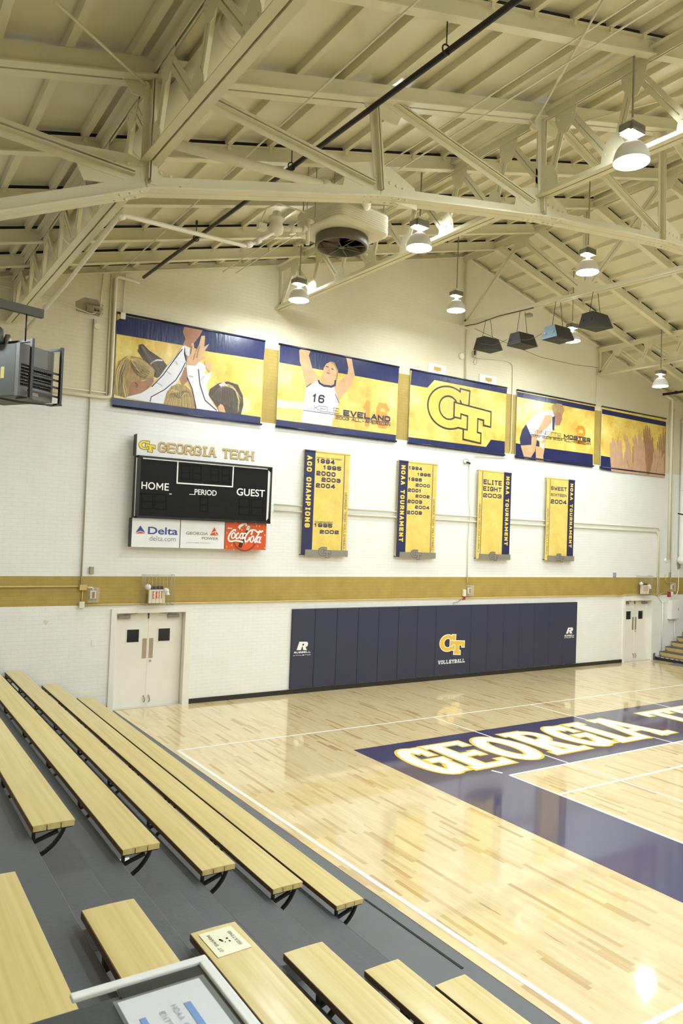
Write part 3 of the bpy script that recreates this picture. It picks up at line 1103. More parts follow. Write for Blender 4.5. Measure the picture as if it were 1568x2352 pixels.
t = thing('sprinkler_pipe', (-8.76, 0, 8.4), 'long black sprinkler pipe slanting across the ceiling from the brick wall', 'pipe')
MB(True).tube([(-8.76, -.35, 8.65), (-8.70, -13.6, 8.36)], .032, 12).build('pipe', BLACKM, t)
for y in (-3.05, -6.35, -9.45):
    z = 8.65 + (y + .35) * .0219
    mb = MB(True)
    mb.tube([(-8.75 + .05 * math.sin(R(a)), y, z + .05 * math.cos(R(a))) for a in range(0, 361, 30)], .009, 6)
    mb.tube([(-8.75, y, z + .05), (-8.75, y, roof_z(8.75) - .13)], .007, 6)
    mb.tube([(-8.75, y, roof_z(8.75) - .2), (-8.75, y, roof_z(8.75) - .13)], .02, 6)
    mb.build('hanger', BLACKM, t)
t = thing('sprinkler_pipe', (9.02, 0, 8.7), 'short black pipe end beside the lamp at the right edge', 'pipe')
MB(True).tube([at(1522, 906, 1, -.3), at(1545, 903, 1, -.6), at(1590, 896, 1, -1.5)], .04, 12).build('pipe', BLACKM, t)
MB(True).tube([at(1549, 902, 1, -.66), at(1555, 901, 1, -.74)], .055, 12).build('coupling', BLACKM, t)

# thin conduits running with the ribs
for k, (x, d, l) in enumerate(((-7.05, .12, 'thin conduit under the deck left of the ceiling lamp rows'), (-6.75, .16, 'thin conduit pair member close to the fan heater rods'), (-9.35, .15, 'thin cream conduit left of the black sprinkler pipe'))):
    tag(MB(True).tube([(x, -.3, roof_z(x) - d - .2), (x, -13, roof_z(x) - d - .2)], .011, 8).build('conduit', CREAMP), l, 'conduit')

# thick steam pipe to the heater
t = thing('steam_pipe', at(365, 322, 1, -6.9), 'thick cream steam pipe sloping down to the fan heater', 'pipe')
MB(True).tube([at(376, 323, 1, -6.85), at(720, 419, 1, -6.2), at(838, 452, 1, -5.9), at(842, 475, 1, -5.5)], .062, 14).build('pipe', CREAMP, t)
MB(True).tube([at(735, 423, 1, -6.15), at(752, 428, 1, -6.13)], .085, 14).build('fitting', CREAMP, t)
MB(True).tube([at(836, 450, 1, -5.9), at(841, 466, 1, -5.65)], .078, 14).build('fitting', CREAMP, t)
t = thing('condensate_pipe', at(275, 492, 1, -6.6), 'cream condensate pipe from the truss chord to the heater valve', 'pipe')
P = [at(60, 757, 1, -.4), at(150, 655, 1, -2.9), at(262, 510, 1, -6.5), at(275, 493, 1, -6.6), at(292, 496, 1, -6.5), at(568, 566, 1, -5.3), at(600, 548, 1, -5.25), at(640, 528, 1, -5.2)]
MB(True).tube(P, .03, 12).build('pipe', CREAMP, t)
for a, b in (((268, 500, 1, -6.55), (284, 495, 1, -6.55)), ((560, 564, 1, -5.32), (576, 561, 1, -5.28)), ((585, 557, 1, -5.27), (596, 551, 1, -5.25)), ((104, 706, 1, -1.6), (110, 699, 1, -1.75))):
    MB(True).tube([at(*a), at(*b)], .045, 12).build('fitting', CREAMP, t)
V = at(634, 520, 1, -5.2)
t = thing('control_valve', V, 'cream steam control valve with capped bonnet left of the fan heater', 'valve')
mb = MB(True)
mb.lathe([(.05, -.13), (.1, -.1), (.115, -.02), (.085, .06), (.12, .09), (.12, .12), (.07, .17), (.05, .22), (.0, .23)], V, 16)
mb.build('body', CREAMP, t)
mb = MB(True)
for k in range(6):
    a = R(60 * k)
    mb.tube([V + Vector((.1 * math.cos(a), .1 * math.sin(a), .08)), V + Vector((.1 * math.cos(a), .1 * math.sin(a), .14))], .016, 6)
mb.build('bolt', CREAMP, t)
MB().box(V.x - .3, V.x - .17, V.y - .05, V.y + .05, V.z - .12, V.z - .02).build('actuator_box', CREAMP, t, .01)
MB(True).tube([V + Vector((-.24, 0, -.03)), at(603, 500, 1, -5.2), at(612, 478, 1, -5.2), at(640, 467, 1, -5.2), at(700, 488, 1, -5.2)], .012, 8).build('sensing_tube', CREAMP, t)
mb = MB(True)
mb.tube([V + Vector((.1, 0, .0)), at(663, 526, 1, -5.2), at(704, 527, 1, -5.2)], .042, 12)
mb.tube([at(668, 517, 1, -5.2), at(672, 538, 1, -5.2)], .055, 12)
mb.tube([at(693, 525, 1, -5.2), at(700, 527, 1, -5.2)], .058, 12)
mb.tube([at(707, 508, 1, -5.2), at(706, 562, 1, -5.2)], .032, 12)
mb.tube([at(707, 508, 1, -5.2), at(716, 508, 1, -5.1)], .045, 12)
mb.build('pipe_fitting', CREAMP, t)

# ceiling fan heater
HX, HY, HZ = -7.0, -4.9, 8.46
t = thing('fan_heater', (HX, HY, HZ), 'square cream ceiling heater with a round black fan underneath', 'heater')


def rrect(cx, cy, hx, hy, r, n=6):
    out = []
    for qx, qy, a0 in ((1, 1, 0), (-1, 1, 90), (-1, -1, 180), (1, -1, 270)):
        for k in range(n + 1):
            a = R(a0 + 90 * k / n)
            out.append((cx + qx * (hx - r) + r * math.cos(a), cy + qy * (hy - r) + r * math.sin(a)))
    return out


mb = MB()
lv = [(.0, -.06), (.03, -.015), (.05, 0)]
z = .05
while z < .30:
    lv += [(z, 0), (z + .018, 0), (z + .022, -.008), (z + .03, -.008)]
    z += .034
lv += [(.33, 0), (.37, -.03), (.385, -.08)]
rings = []
for h, g in lv:
    rings.append([Matrix.Rotation(R(9), 3, 'Z') @ Vector((p[0], p[1], 0)) + Vector((HX, HY, HZ + h)) for p in rrect(0, 0, .56 + g, .56 + g, .14 + g * .5)])
n = len(rings[0])
vs = [p for r_ in rings for p in r_]
fs = [(i * n + k, i * n + (k + 1) % n, (i + 1) * n + (k + 1) % n, (i + 1) * n + k) for i in range(len(rings) - 1) for k in range(n)]
fs += [tuple(range(n - 1, -1, -1)), tuple((len(rings) - 1) * n + k for k in range(n))]
mb.add(vs, fs)
mb.build('casing', CREAMP, t)
RINGM = mat('dark_grey_fan_ring', (104, 99, 82), .5, bump=(50, .1, (1, 1, 1)))
MB(True).lathe([(.40, .0), (.425, -.02), (.43, -.15), (.415, -.17), (.39, -.165), (.385, -.04), (.38, 0)], (HX, HY, HZ), 40).build('fan_ring', RINGM, t)
MB(True).lathe([(.38, 0), (0, 0)], (HX, HY, HZ - .004), 40).build('fan_recess', mat('black_fan_recess', (26, 22, 20), .6), t)
fan = MB()
for k in range(4):
    a = R(90 * k + 20)
    P = []
    for rr, aa, zz in ((.06, -.35, -.10), (.36, -.42, -.13), (.375, -.1, -.10), (.36, .28, -.05), (.06, .25, -.06)):
        P.append((HX + rr * math.cos(a + aa), HY + rr * math.sin(a + aa), HZ + zz))
    fan.plate(P, (0, 0, .006))
fo = fan.build('fan_blade_set', mat('brown_fan_blade', (92, 74, 54), .45), t)
mb = MB(True)
for k in range(8):
    a = R(45 * k)
    mb.tube([(HX, HY, HZ - .165), (HX + .4 * math.cos(a), HY + .4 * math.sin(a), HZ - .155)], .008, 6)
mb.lathe([(.05, 0), (.05, -.015), (0, -.02)], (HX, HY, HZ - .155), 12)
mb.build('guard', RINGM, t)
for sx in (-1, 1):
    for sy in (-1, 1):
        MB(True).tube([(HX + sx * .47, HY + sy * .47, HZ + .37), (HX + sx * .47, HY + sy * .47, roof_z(HX + sx * .47) - .07)], .009, 8).build('hanger_rod', MATS['taupe_stem'], t)
# free hanger rods near it
for k, (px, py, q) in enumerate(((668, 290, 455), (704, 322, 480), (722, 345, 500), (766, 292, 455))):
    a, b = at(px, py, 1, -5.6), at(px + 1, q, 1, -5.5)
    tag(MB(True).tube([(b.x, b.y, roof_z(b.x) - .07), b], .007, 6).build('hanger_rod', MATS['taupe_stem']),
        ['thin hanger rod left of the fan heater, leftmost of four', 'thin hanger rod left of the fan heater, second from left', 'thin hanger rod left of the fan heater, third from left', 'thin hanger rod above the fan heater, rightmost of four'][k], 'rod', 'hanger rods by the fan heater')

# ------------------------------------------------------------------ loudspeakers under the ridge truss
SPKM = mat('charcoal_speaker_cabinet', (42, 39, 36), .6, bump=(150, .2, (1, 1, 1)))
SPKBLUE = mat('blue_grey_speaker_end', (108, 136, 150), .5)
SPL = [('black wedge loudspeaker leftmost under the ridge truss', SPKM), ('black wedge loudspeaker second from the left under the truss', SPKM),
       ('black loudspeaker with a blue-grey end panel', SPKM), ('black loudspeaker rightmost and highest in the picture', SPKM)]
for k, (y, z) in enumerate(((-.98, 8.66), (-2.16, 8.53), (-3.26, 8.46), (-4.3, 8.53))):
    t = thing('loudspeaker', (0, y, z), SPL[k][0], 'speaker', 'loudspeakers on the ridge truss')
    L_, hb, ht = .30, .17, .12
    body = MB()
    A = [(-L_, -.26, -.13), (L_, -.26, -.13), (L_, .2, -.13), (-L_, .2, -.13)]
    B = [(-L_ + .05, -.14, .17), (L_ - .05, -.14, .17), (L_ - .05, .14, .17), (-L_ + .05, .14, .17)]
    front = [(-L_ * .5, -.31, -.12), (L_ * .5, -.31, -.12)]
    # curved grille front below: cabinet swept with a bowed lower front edge
    bow = [(-L_ + 2 * L_ * i / 10, -.26 - .05 * math.sin(math.pi * i / 10), -.13 - .035 * math.sin(math.pi * i / 10)) for i in range(11)]
    vs = [(p[0], y + p[1], z + p[2]) for p in bow] + [(L_, y + .2, z - .13), (-L_, y + .2, z - .13)]
    nb = len(vs)
    vs += [(q[0], y + q[1], z + q[2]) for q in B]
    fs = [tuple(range(nb)), (nb, nb + 3, nb + 2, nb + 1)]
    fs += [(0, nb) + tuple([nb + 1]) + tuple(range(10, 0, -1))]
    fs += [(10, nb + 1, nb + 2, 11), (11, nb + 2, nb + 3, 12), (12, nb + 3, nb, 0)]
    body.add(vs, fs)
    body.build('cabinet', SPL[k][1], t)
    if k == 2:
        MB().plate([(-L_ - .004, y - .262, z - .128), (-L_ - .004, y + .198, z - .128), (-L_ + .046, y + .138, z + .168), (-L_ + .046, y - .138, z + .168)], (-.003, 0, 0)).build('end_panel', SPKBLUE, t)
    for py in (-.12, .1):
        MB(True).lathe([(.028, -.004), (.028, .004), (.0, .004)], (-L_ + .012 - .004 * (k == 2), y + py, z + .0), 12, 0).build('end_socket', BLACKM, t)
    zc = slope(9.36, 9.05)(y)
    for sx in (-.2, .2):
        MB(True).tube([(sx * .9, y, z + .17), (sx * .4, y, zc)], .007, 6).build('hanger_cable', DARKG, t)
    MB().box(-.2, .2, y - .03, y + .03, z + .17, z + .176).build('mount_strap', BLACKM, t)
zc = slope(9.36, 9.05)
pts = [Vector((-.12, -.25, zc(-.25) - .06)), Vector((-.12, -.7, zc(-.7) - .08)), Vector((-.12, -1.5, zc(-1.5) - .02)), Vector((-.12, -2.3, zc(-2.3) - .03)), Vector((-.1, -2.6, zc(-2.6) - .03))]
tag(MB(True).tube(pts, .012, 6).build('speaker_cable', DARKG), 'dark cable clipped along the truss above the loudspeakers', 'cable')
tag(MB(True).lathe([(.09, 0), (.1, .02), (.1, .045), (.06, .07)], at(1214, 727, 1, -2.35), 16).build('ceiling_sensor', GREYM), 'small grey round sensor on the truss above the second loudspeaker', 'sensor')
for k, (a, b, l) in enumerate((((-.98, 8.7), (-2.16, 8.57), 'cable loop between the first and second loudspeakers'), ((-2.16, 8.57), (-3.26, 8.5), 'cable loop between the second and third loudspeakers'))):
    P = [Vector((-.36, a[0] + (b[0] - a[0]) * q, a[1] + (b[1] - a[1]) * q - .14 * math.sin(math.pi * q))) for q in (0.12, .25, .4, .55, .7, .88)]
    tag(MB(True).tube(P, .006, 6).build('speaker_cable', DARKG), l, 'cable')
tag(MB(True).tube([at(1090, 755, 1, -.3), at(1140, 778, 1, -.3), at(1240, 820, 1, -.3), at(1320, 838, 1, -.3), at(1372, 844, 1, -.3)], .006, 6).build('speaker_cable', DARKG), 'thin cable sagging across the wall below the loudspeakers', 'cable')

# ------------------------------------------------------------------ dark unit heater at the left
HD = 9.0
ray_ = lambda px, py: RIGHT * ((px - IW / 2) / FPX) + FWD - UP * ((py - IH / 2) / FPX)
H0 = CAM + ray_(43, 846) * HD                      # middle of the near vertical edge
HXD, HN = Vector((.848, .53, 0)), Vector((.53, -.848, 0))
_u = (122 - IW / 2) / FPX
HWID = (_u * (H0 - CAM).dot(FWD) - (H0 - CAM).dot(RIGHT)) / (HXD.dot(RIGHT) - _u * HXD.dot(FWD))
HZ0, HZ1 = (CAM + ray_(40, 908) * HD).z, (CAM + ray_(47, 786) * HD).z
HH = HZ1 - HZ0


def hp(a, b, c):
    """a along the louvred face, b out of it, c up from its lower edge"""
    return Vector((H0.x, H0.y, HZ0)) + HXD * a + HN * b + Vector((0, 0, c))


def hbox(mb, a0, a1, b0, b1, c0, c1):
    return mb.add([hp(a, b, c) for a in (a0, a1) for b in (b0, b1) for c in (c0, c1)],
                  [(0, 1, 3, 2), (4, 6, 7, 5), (0, 4, 5, 1), (2, 3, 7, 6), (0, 2, 6, 4), (1, 5, 7, 3)])


t = thing('unit_heater', hp(HWID / 2, -.4, 0), 'dark grey louvred unit heater hung high at the left edge', 'heater')
GH = mat('dark_grey_heater_casing', (70, 69, 64), .5)
GP = mat('grey_heater_panel', (112, 110, 104), .45)
hbox(MB(), 0, HWID, -.85, -.06, 0, HH).build('casing', GH, t, .006)
lz0, lz1 = HH * .19, HH * .62
mb = MB()
hbox(mb, 0, HWID, -.06, 0, 0, lz0)
hbox(mb, 0, HWID, -.06, 0, lz1, HH)
hbox(mb, 0, .03, -.06, 0, lz0, lz1)
hbox(mb, HWID - .03, HWID, -.06, 0, lz0, lz1)
mb.build('front_panel', GP, t)
hbox(MB(), .03, HWID - .03, -.062, -.055, lz0, lz1).build('louvre_recess', BLACKM, t)
mb = MB()
n = 7
for k in range(n):
    c = lz0 + (lz1 - lz0) * (k + .5) / n
    mb.add([hp(.03, -.005, c - .018), hp(HWID - .03, -.005, c - .018), hp(HWID - .03, -.045, c + .012), hp(.03, -.045, c + .012),
            hp(.03, -.005, c - .013), hp(HWID - .03, -.005, c - .013), hp(HWID - .03, -.045, c + .017), hp(.03, -.045, c + .017)],
           [(0, 1, 2, 3), (7, 6, 5, 4), (0, 4, 5, 1), (1, 5, 6, 2), (2, 6, 7, 3), (3, 7, 4, 0)])
for q in range(1, 16):
    a = .03 + (HWID - .06) * q / 16
    hbox(mb, a - .004, a + .004, -.05, -.04, lz0, lz1)
mb.build('louvre', GREYM, t)
STRUT = mat('black_strut_channel', (36, 36, 38), .4)
mb = MB()
for a in (.115, HWID + .05):
    hbox(mb, a - .018, a + .018, .06, .095, -.02, HH + .07)
    hbox(mb, a - .016, a + .016, -.85, .09, HH + .03, HH + .06)
    hbox(mb, a - .05, a + .03, -.1, .09, -.03, -.01)
for c in (.12, .30, .44, .57):
    hbox(mb, .10, HWID + .09, .045, .06, HH * c - .012, HH * c + .012)
mb.build('strut_cage', STRUT, t)
hbox(MB(), HWID * .42, HWID * .58, .0005, .002, HH * .06, HH * .12).build('label_plate', mat('pale_label', (214, 190, 180), .5), t)
mb = MB()
mb.add([hp(-.001, -b, c) for b, c in ((.30, .22), (.24, .22), (.24, .36), (.30, .36))], [(0, 1, 2, 3)])
mb.build('warning_label', mat('yellow_label', (214, 196, 90), .5), t)
CH = CAM + ray_(98, 722) * (HD + .1)
CL = hp(-1.4, -.3, 0)
MB().bar((CL.x, CL.y, CH.z), (CH.x, CH.y, CH.z), .07, .10).build('support_channel', mat('grey_channel', (84, 80, 72), .5), t)
for q in (.12, .62):
    e = Vector((CH.x, CH.y, CH.z)).lerp(Vector((CL.x, CL.y, CH.z)), q)
    MB(True).tube([e, (e.x, e.y, HZ1)], .009, 6).build('drop_rod', BLACKM, t)
c = hp(-.02, -.45, HH)
MB(True).lathe([(.11, 0), (.13, .05), (.12, .2), (.04, .27), (.04, .3)], c, 16).build('motor', DARKG, t)
c = hp(.12, -.35, HH)
MB(True).lathe([(.035, 0), (.045, .02), (.045, .1), (.03, .15)], c, 10).build('valve', GREYM, t)
MB(True).tube([hp(-.5, -.3, -.03), hp(.05, 0, -.075), hp(HWID * .7, .02, -.045), hp(HWID, .04, -.03)], .012, 8).build('pan_wire', BLACKM, t)

# ------------------------------------------------------------------ picture banners high on the brick wall
class Crop:
    """reads points off an enlarged view of the photo and puts them on the plane y"""
    def __init__(s, ox, oy, k):
        s.ox, s.oy, s.k = ox, oy, k

    def p(s, q, y):
        return at(s.ox + q[0] / s.k, s.oy + q[1] / s.k, 1, y)

    def poly(s, pts, y, name, m, parent):
        return MB().face([s.p(q, y) for q in pts]).build(name, m, parent, fix=False)

    def line(s, pts, wd, y, name, m, parent):
        mb = MB()
        stroke(mb, [q if q == 'z' else tuple(s.p(q, y).xz) for q in pts], wd, wallp(y))
        return mb.build(name, m, parent, fix=False)

    def lines(s, lst, wd, y, name, m, parent):
        mb = MB()
        for pts in lst:
            stroke(mb, [q if q == 'z' else tuple(s.p(q, y).xz) for q in pts], wd, wallp(y))
        return mb.build(name, m, parent, fix=False)

    def box(s, lb, rt, y):
        a, b = s.p(lb, y), s.p(rt, y)
        return a.x, a.z, b.x - a.x, b.z - a.z

    def text(s, txt, lb, rt, y, m, parent, st=.2, slab=False, name='lettering', slant=0.):
        x, z, wd, h = s.box(lb, rt, y)
        mb = MB()
        pl = wallp(y) if not slant else (lambda p: Vector((p[0] + (p[1] - z) * slant, y, p[1])))
        word(mb, txt, pl, x, z, h, h, h * st, slab=slab, fit=wd)
        return mb.build(name, m, parent, fix=False)


WRINKLE = mat('navy_banner_sleeve', (30, 33, 70), .22, bump=(3, .4, (3, 1, .4)), vary=(1, .15, (2, 1, .5)))
GHOST = mat('amber_ghost_number', (218, 152, 58), .3, vary=(6, .1, (1, 1, 1)))
HEXM = mat('pale_honeycomb_print', (250, 224, 130), .3)
HEXD = mat('amber_honeycomb_print', (238, 198, 98), .3)


def honeycomb(parent, x0, x1, z0, z1, y, r=.15):
    mb, md = MB(), MB()
    dx, dz = r * 1.5, r * math.sqrt(3)
    rng = random.Random(int(x0 * 100) + 3)
    i = 0
    x = x0 + r
    while x < x1 - r:
        z = z0 + r + (dz / 2 if i % 2 else 0)
        while z < z1 - r:
            h = [(x + r * .96 * math.cos(R(60 * k)), z + r * .96 * math.sin(R(60 * k))) for k in range(6)] + ['z']
            t = rng.random()
            if t < .6:
                mb.layer = 0
                stroke(mb, h, .008, wallp(y))
            elif t < .72:
                md.face([(p[0], y - .001, p[1]) for p in h[:-1]])
            z += dz
        x += dx
        i += 1
    mb.build('honeycomb_print', HEXM, parent, fix=False)
    if md.f: md.build('honeycomb_cell_print', HEXD, parent, fix=False)


def picture_banner(x0, x1, label, z0=6.06, z1=7.93):
    q = 1 - .042 / 15.04
    x0, x1 = CAM.x + (x0 - CAM.x) * q, CAM.x + (x1 - CAM.x) * q
    t = thing('picture_banner', ((x0 + x1) / 2, -.04, z0), label, 'banner', 'picture banners along the top of the wall')
    # vinyl with slight waves
    mb = MB(True)
    nx, nz = 28, 10
    vs = []
    for i in range(nx + 1):
        for k in range(nz + 1):
            u, v = i / nx, k / nz
            vs.append((x0 + (x1 - x0) * u, -.04, z0 + (z1 - z0) * v))
    fs = [(i * (nz + 1) + k, (i + 1) * (nz + 1) + k, (i + 1) * (nz + 1) + k + 1, i * (nz + 1) + k + 1) for i in range(nx) for k in range(nz)]
    mb.add(vs, fs)
    mb.build('vinyl', GOLDP, t, fix=False)
    MB().box(x0, x1, -.034, -.02, z0, z1).build('backing', WHITEP, t)
    for z in (z0 + .0, z1 - .0):
        MB(True).tube([(x0 - .015, -.042, z), (x1 + .015, -.042, z)], .024, 12).build('hem_rod', WRINKLE, t)
    honeycomb(t, x0 + .1, x1 - .1, z0 + .3, z1 - .35, -.0425)
    return t


Y1, Y2, Y3, Y4, Y5 = -.0445, -.046, -.0475, -.049, -.0505

# 1: raised hands, seen from behind the heads
b = picture_banner(-9.14, -5.85, 'leftmost picture banner, players in white raising hands together')
K = Crop(240, 710, 3.92)
K.poly([(105, 105), (180, 60), (1447, 290), (1432, 458), (900, 375), (720, 328), (105, 222)], Y1, 'navy_band', NAVYPRINT, b)
K.poly([(68, 795), (1405, 972), (1400, 1040), (60, 872)], Y1, 'navy_band', NAVYPRINT, b)
K.poly([(310, 320), (345, 312), (400, 370), (520, 450), (570, 520), (520, 600), (470, 620), (430, 600), (380, 560), (350, 460), (300, 380)], Y1, 'printed_dark_hair', HAIRD, b)
K.line([(412, 497), (440, 472), (475, 458), (522, 462)], .03, Y2, 'printed_headband', JERSEY, b)
K.poly([(200, 420), (130, 470), (95, 600), (75, 760), (190, 800), (215, 800), (230, 690), (300, 650), (440, 620), (452, 560), (440, 530), (380, 480), (320, 435), (250, 425)], Y2, 'printed_blond_hair', HAIRB, b)
K.poly([(222, 690), (250, 655), (300, 640), (345, 650), (440, 615), (445, 650), (410, 700), (380, 720), (375, 745), (330, 755), (280, 785), (225, 790)], Y3, 'printed_face', SKIND, b)
K.poly([(195, 425), (235, 420), (240, 455), (205, 470)], Y3, 'printed_hair_tie', GOLDINK, b)
K.poly([(670, 620), (690, 540), (735, 520), (750, 650), (700, 690)], Y1, 'printed_face', SKIND, b)
K.poly([(718, 158), (835, 175), (885, 187), (850, 250), (810, 300), (770, 345), (705, 322), (728, 270), (705, 205)], Y2, 'printed_hand', SKIND, b)
K.poly([(700, 335), (720, 325), (770, 350), (765, 410), (735, 480), (690, 600), (640, 680), (560, 740), (540, 855), (410, 838), (180, 795), (330, 757), (420, 700), (500, 600), (560, 515), (640, 430)], Y4, 'printed_sleeve', JERSEY, b)
K.poly([(735, 500), (825, 500), (850, 470), (910, 510), (905, 590), (968, 560), (920, 690), (945, 800), (1028, 922), (820, 895), (800, 760), (750, 650)], Y3, 'printed_sleeve', JERSEY, b)
K.poly([(896, 470), (945, 487), (970, 540), (950, 572), (915, 530)], Y4, 'printed_hand', SKIN, b)
K.poly([(720, 345), (755, 425), (775, 402), (783, 305), (803, 305), (812, 395), (850, 320), (872, 240), (905, 238), (898, 340), (942, 312), (880, 415), (905, 440), (845, 480), (820, 508), (738, 502), (715, 400)], Y4, 'printed_hand', SKIN, b)
K.poly([(660, 672), (730, 690), (790, 750), (815, 830), (806, 897), (530, 858), (555, 760), (600, 695)], Y5, 'printed_blond_hair', HAIRB, b)
K.poly([(950, 720), (1020, 670), (1110, 650), (1200, 680), (1245, 780), (1250, 860), (1228, 948), (1090, 930), (1020, 890), (935, 770)], Y4, 'printed_dark_hair', HAIRD, b)
K.poly([(1020, 880), (1045, 852), (1070, 870), (1090, 932), (1030, 922)], Y5, 'printed_ear', SKIN, b)
K.poly([(1242, 780), (1300, 805), (1322, 870), (1285, 938), (1225, 946), (1250, 870)], Y3, 'printed_ponytail', mat('printed_pale_hair', (238, 214, 160), .35), b)
K.poly([(1028, 680), (1075, 655), (1108, 690), (1050, 705)], Y5, 'printed_hair_tie', mat('printed_pink_band', (236, 206, 212), .4), b)
K.lines([[(410, 835), (420, 790), (540, 725), (640, 640), (690, 560), (728, 480)], [(700, 360), (610, 480), (530, 590), (425, 700)], [(845, 540), (860, 680), (905, 820), (1010, 912)], [(745, 615), (790, 720), (825, 893)]], .018, Y5 - .001, 'printed_piping', NAVYINK, b)

STRAND_L = mat('printed_pale_strand', (226, 204, 142), .35)
STRAND_D = mat('printed_dark_strand', (120, 96, 60), .35)
STRAND_G = mat('printed_grey_strand', (140, 126, 112), .35)
rs = random.Random(11)


def strands(a0, a1, b0, b1, c0, c1, n, wd, y, m):
    """n fine curved strands fanned between three pairs of points"""
    out = []
    n = int(n * 2.6)
    wd *= .38
    for k in range(n):
        u = (k + .5) / n
        P = [tuple(p[i] + (q[i] - p[i]) * u + rs.uniform(-5, 5) for i in (0, 1)) for p, q in ((a0, a1), (b0, b1), (c0, c1))]
        m1 = tuple((P[0][i] + P[1][i]) / 2 + (P[1][i] * 2 - P[0][i] - P[2][i]) * .1 for i in (0, 1))
        m2 = tuple((P[2][i] + P[1][i]) / 2 + (P[1][i] * 2 - P[0][i] - P[2][i]) * .1 for i in (0, 1))
        out.append([P[0], m1, P[1], m2, P[2]])
    K.lines(out, wd, y, 'printed_hair_strands', m, b)


YS = Y5 - .003
strands((205, 430), (225, 455), (110, 540), (175, 600), (95, 770), (205, 790), 9, .02, YS, STRAND_L)
strands((205, 440), (225, 465), (140, 560), (165, 620), (120, 770), (180, 785), 5, .016, YS - .001, STRAND_D)
strands((235, 440), (240, 470), (330, 450), (340, 600), (445, 545), (420, 612), 8, .016, YS, STRAND_L)
strands((240, 460), (240, 520), (320, 500), (300, 600), (410, 560), (370, 628), 6, .018, YS - .001, STRAND_D)
strands((665, 800), (675, 810), (600, 720), (760, 760), (548, 850), (800, 888), 11, .014, YS, STRAND_L)
strands((660, 805), (680, 808), (590, 760), (740, 730), (560, 800), (790, 790), 8, .014, YS - .001, STRAND_D)
strands((1060, 690), (1085, 700), (1000, 740), (1190, 720), (960, 800), (1225, 930), 10, .012, YS, STRAND_G)
strands((1075, 680), (1095, 690), (1150, 690), (1200, 760), (1225, 800), (1200, 935), 6, .012, YS - .001, STRAND_L)
strands((330, 330), (345, 340), (380, 440), (430, 430), (470, 590), (540, 570), 7, .012, YS, STRAND_G)
K.lines([[(275, 660), (300, 680), (290, 700)], [(400, 690), (380, 715)]], .02, YS, 'printed_ear_line', STRAND_D, b)
K.lines([[(790, 330), (775, 400)], [(815, 400), (800, 460)], [(855, 330), (830, 440)]], .014, YS, 'printed_finger_line', SKIND, b)
K.lines([[(640, 470), (660, 500)], [(560, 560), (600, 590)], [(470, 660), (520, 690)], [(760, 600), (800, 610)], [(900, 600), (870, 640)]], .02, YS, 'printed_sleeve_fold', mat('printed_fold_grey', (196, 192, 206), .4), b)

# 2: player reaching up
b = picture_banner(-5.47, -2.07, 'picture banner of a player in white jersey 16 reaching up')
K = Crop(600, 780, 4.3556)
K.poly([(188, 45), (1378, 285), (1368, 440), (930, 360), (500, 285), (180, 228)], Y1, 'navy_band', NAVYPRINT, b)
K.poly([(150, 798), (1347, 955), (1342, 1030), (145, 878)], Y1, 'navy_band', NAVYPRINT, b)
K.poly([(158, 598), (440, 630), (440, 700), (155, 680)], Y1, 'pale_band', mat('pale_gold_print', (252, 240, 190), .3), b)
x, z, wd, h = K.box((1010, 860), (1280, 645), Y1)
mb = MB()
word(mb, '16', wallp(Y1), x, z, h, wd / 2.3, h * .2, fit=wd)
mb.build('ghost_number', GHOST, b, fix=False)
K.poly([(378, 110), (400, 88), (495, 100), (475, 160), (510, 290), (580, 380), (560, 420), (450, 475), (420, 330), (385, 220)], Y2, 'printed_arm', SKIN, b)
K.poly([(848, 180), (905, 188), (915, 260), (935, 360), (890, 470), (780, 605), (715, 465), (800, 400), (862, 350), (870, 280)], Y2, 'printed_arm', SKIN, b)
K.poly([(655, 240), (690, 218), (730, 228), (768, 310), (762, 390), (735, 445), (690, 400), (640, 300)], Y2, 'printed_hair', HAIRB, b)
K.poly([(650, 240), (690, 226), (725, 250), (752, 310), (748, 380), (728, 440), (690, 465), (630, 455), (592, 400), (612, 340), (625, 280)], Y3, 'printed_face', SKIN, b)
K.poly([(450, 472), (570, 405), (625, 462), (700, 470), (722, 462), (778, 635), (740, 700), (700, 865), (395, 825), (430, 600)], Y4, 'printed_jersey', JERSEY, b)
K.lines([[(570, 405), (582, 435), (625, 462), (660, 465), (700, 472), (735, 455), (742, 405)]], .05, Y5, 'printed_collar', NAVYINK, b)
K.lines([[(450, 475), (500, 440)], [(738, 545), (778, 635)]], .02, Y5, 'printed_trim', NAVYINK, b)
K.lines([[(645, 268), (672, 276)], [(700, 290), (722, 300)]], .022, Y4, 'printed_eye', LINEINK, b)
K.lines([[(655, 325), (668, 338), (684, 336)]], .026, Y4, 'printed_mouth', mat('printed_lip', (150, 84, 70), .5), b)
K.lines([[(682, 285), (668, 312), (684, 316)]], .01, Y4, 'printed_nose', SKIND, b)
K.text('16', (505, 622), (628, 556), Y5, LINEINK, b, .2, name='jersey_number', slant=.12)
K.text('KELE', (525, 708), (782, 690), Y5, NAVYINK, b, .08)
K.text('EVELAND', (820, 757), (1290, 770), Y5, NAVYINK, b, .24)
K.text('2003 ALL-AMERICAN', (742, 792), (1290, 838), Y5, NAVYINK, b, .17)
K.lines([[(420, 706), (1290, 832)]], .012, Y5 - .001, 'printed_rule', NAVYINK, b)

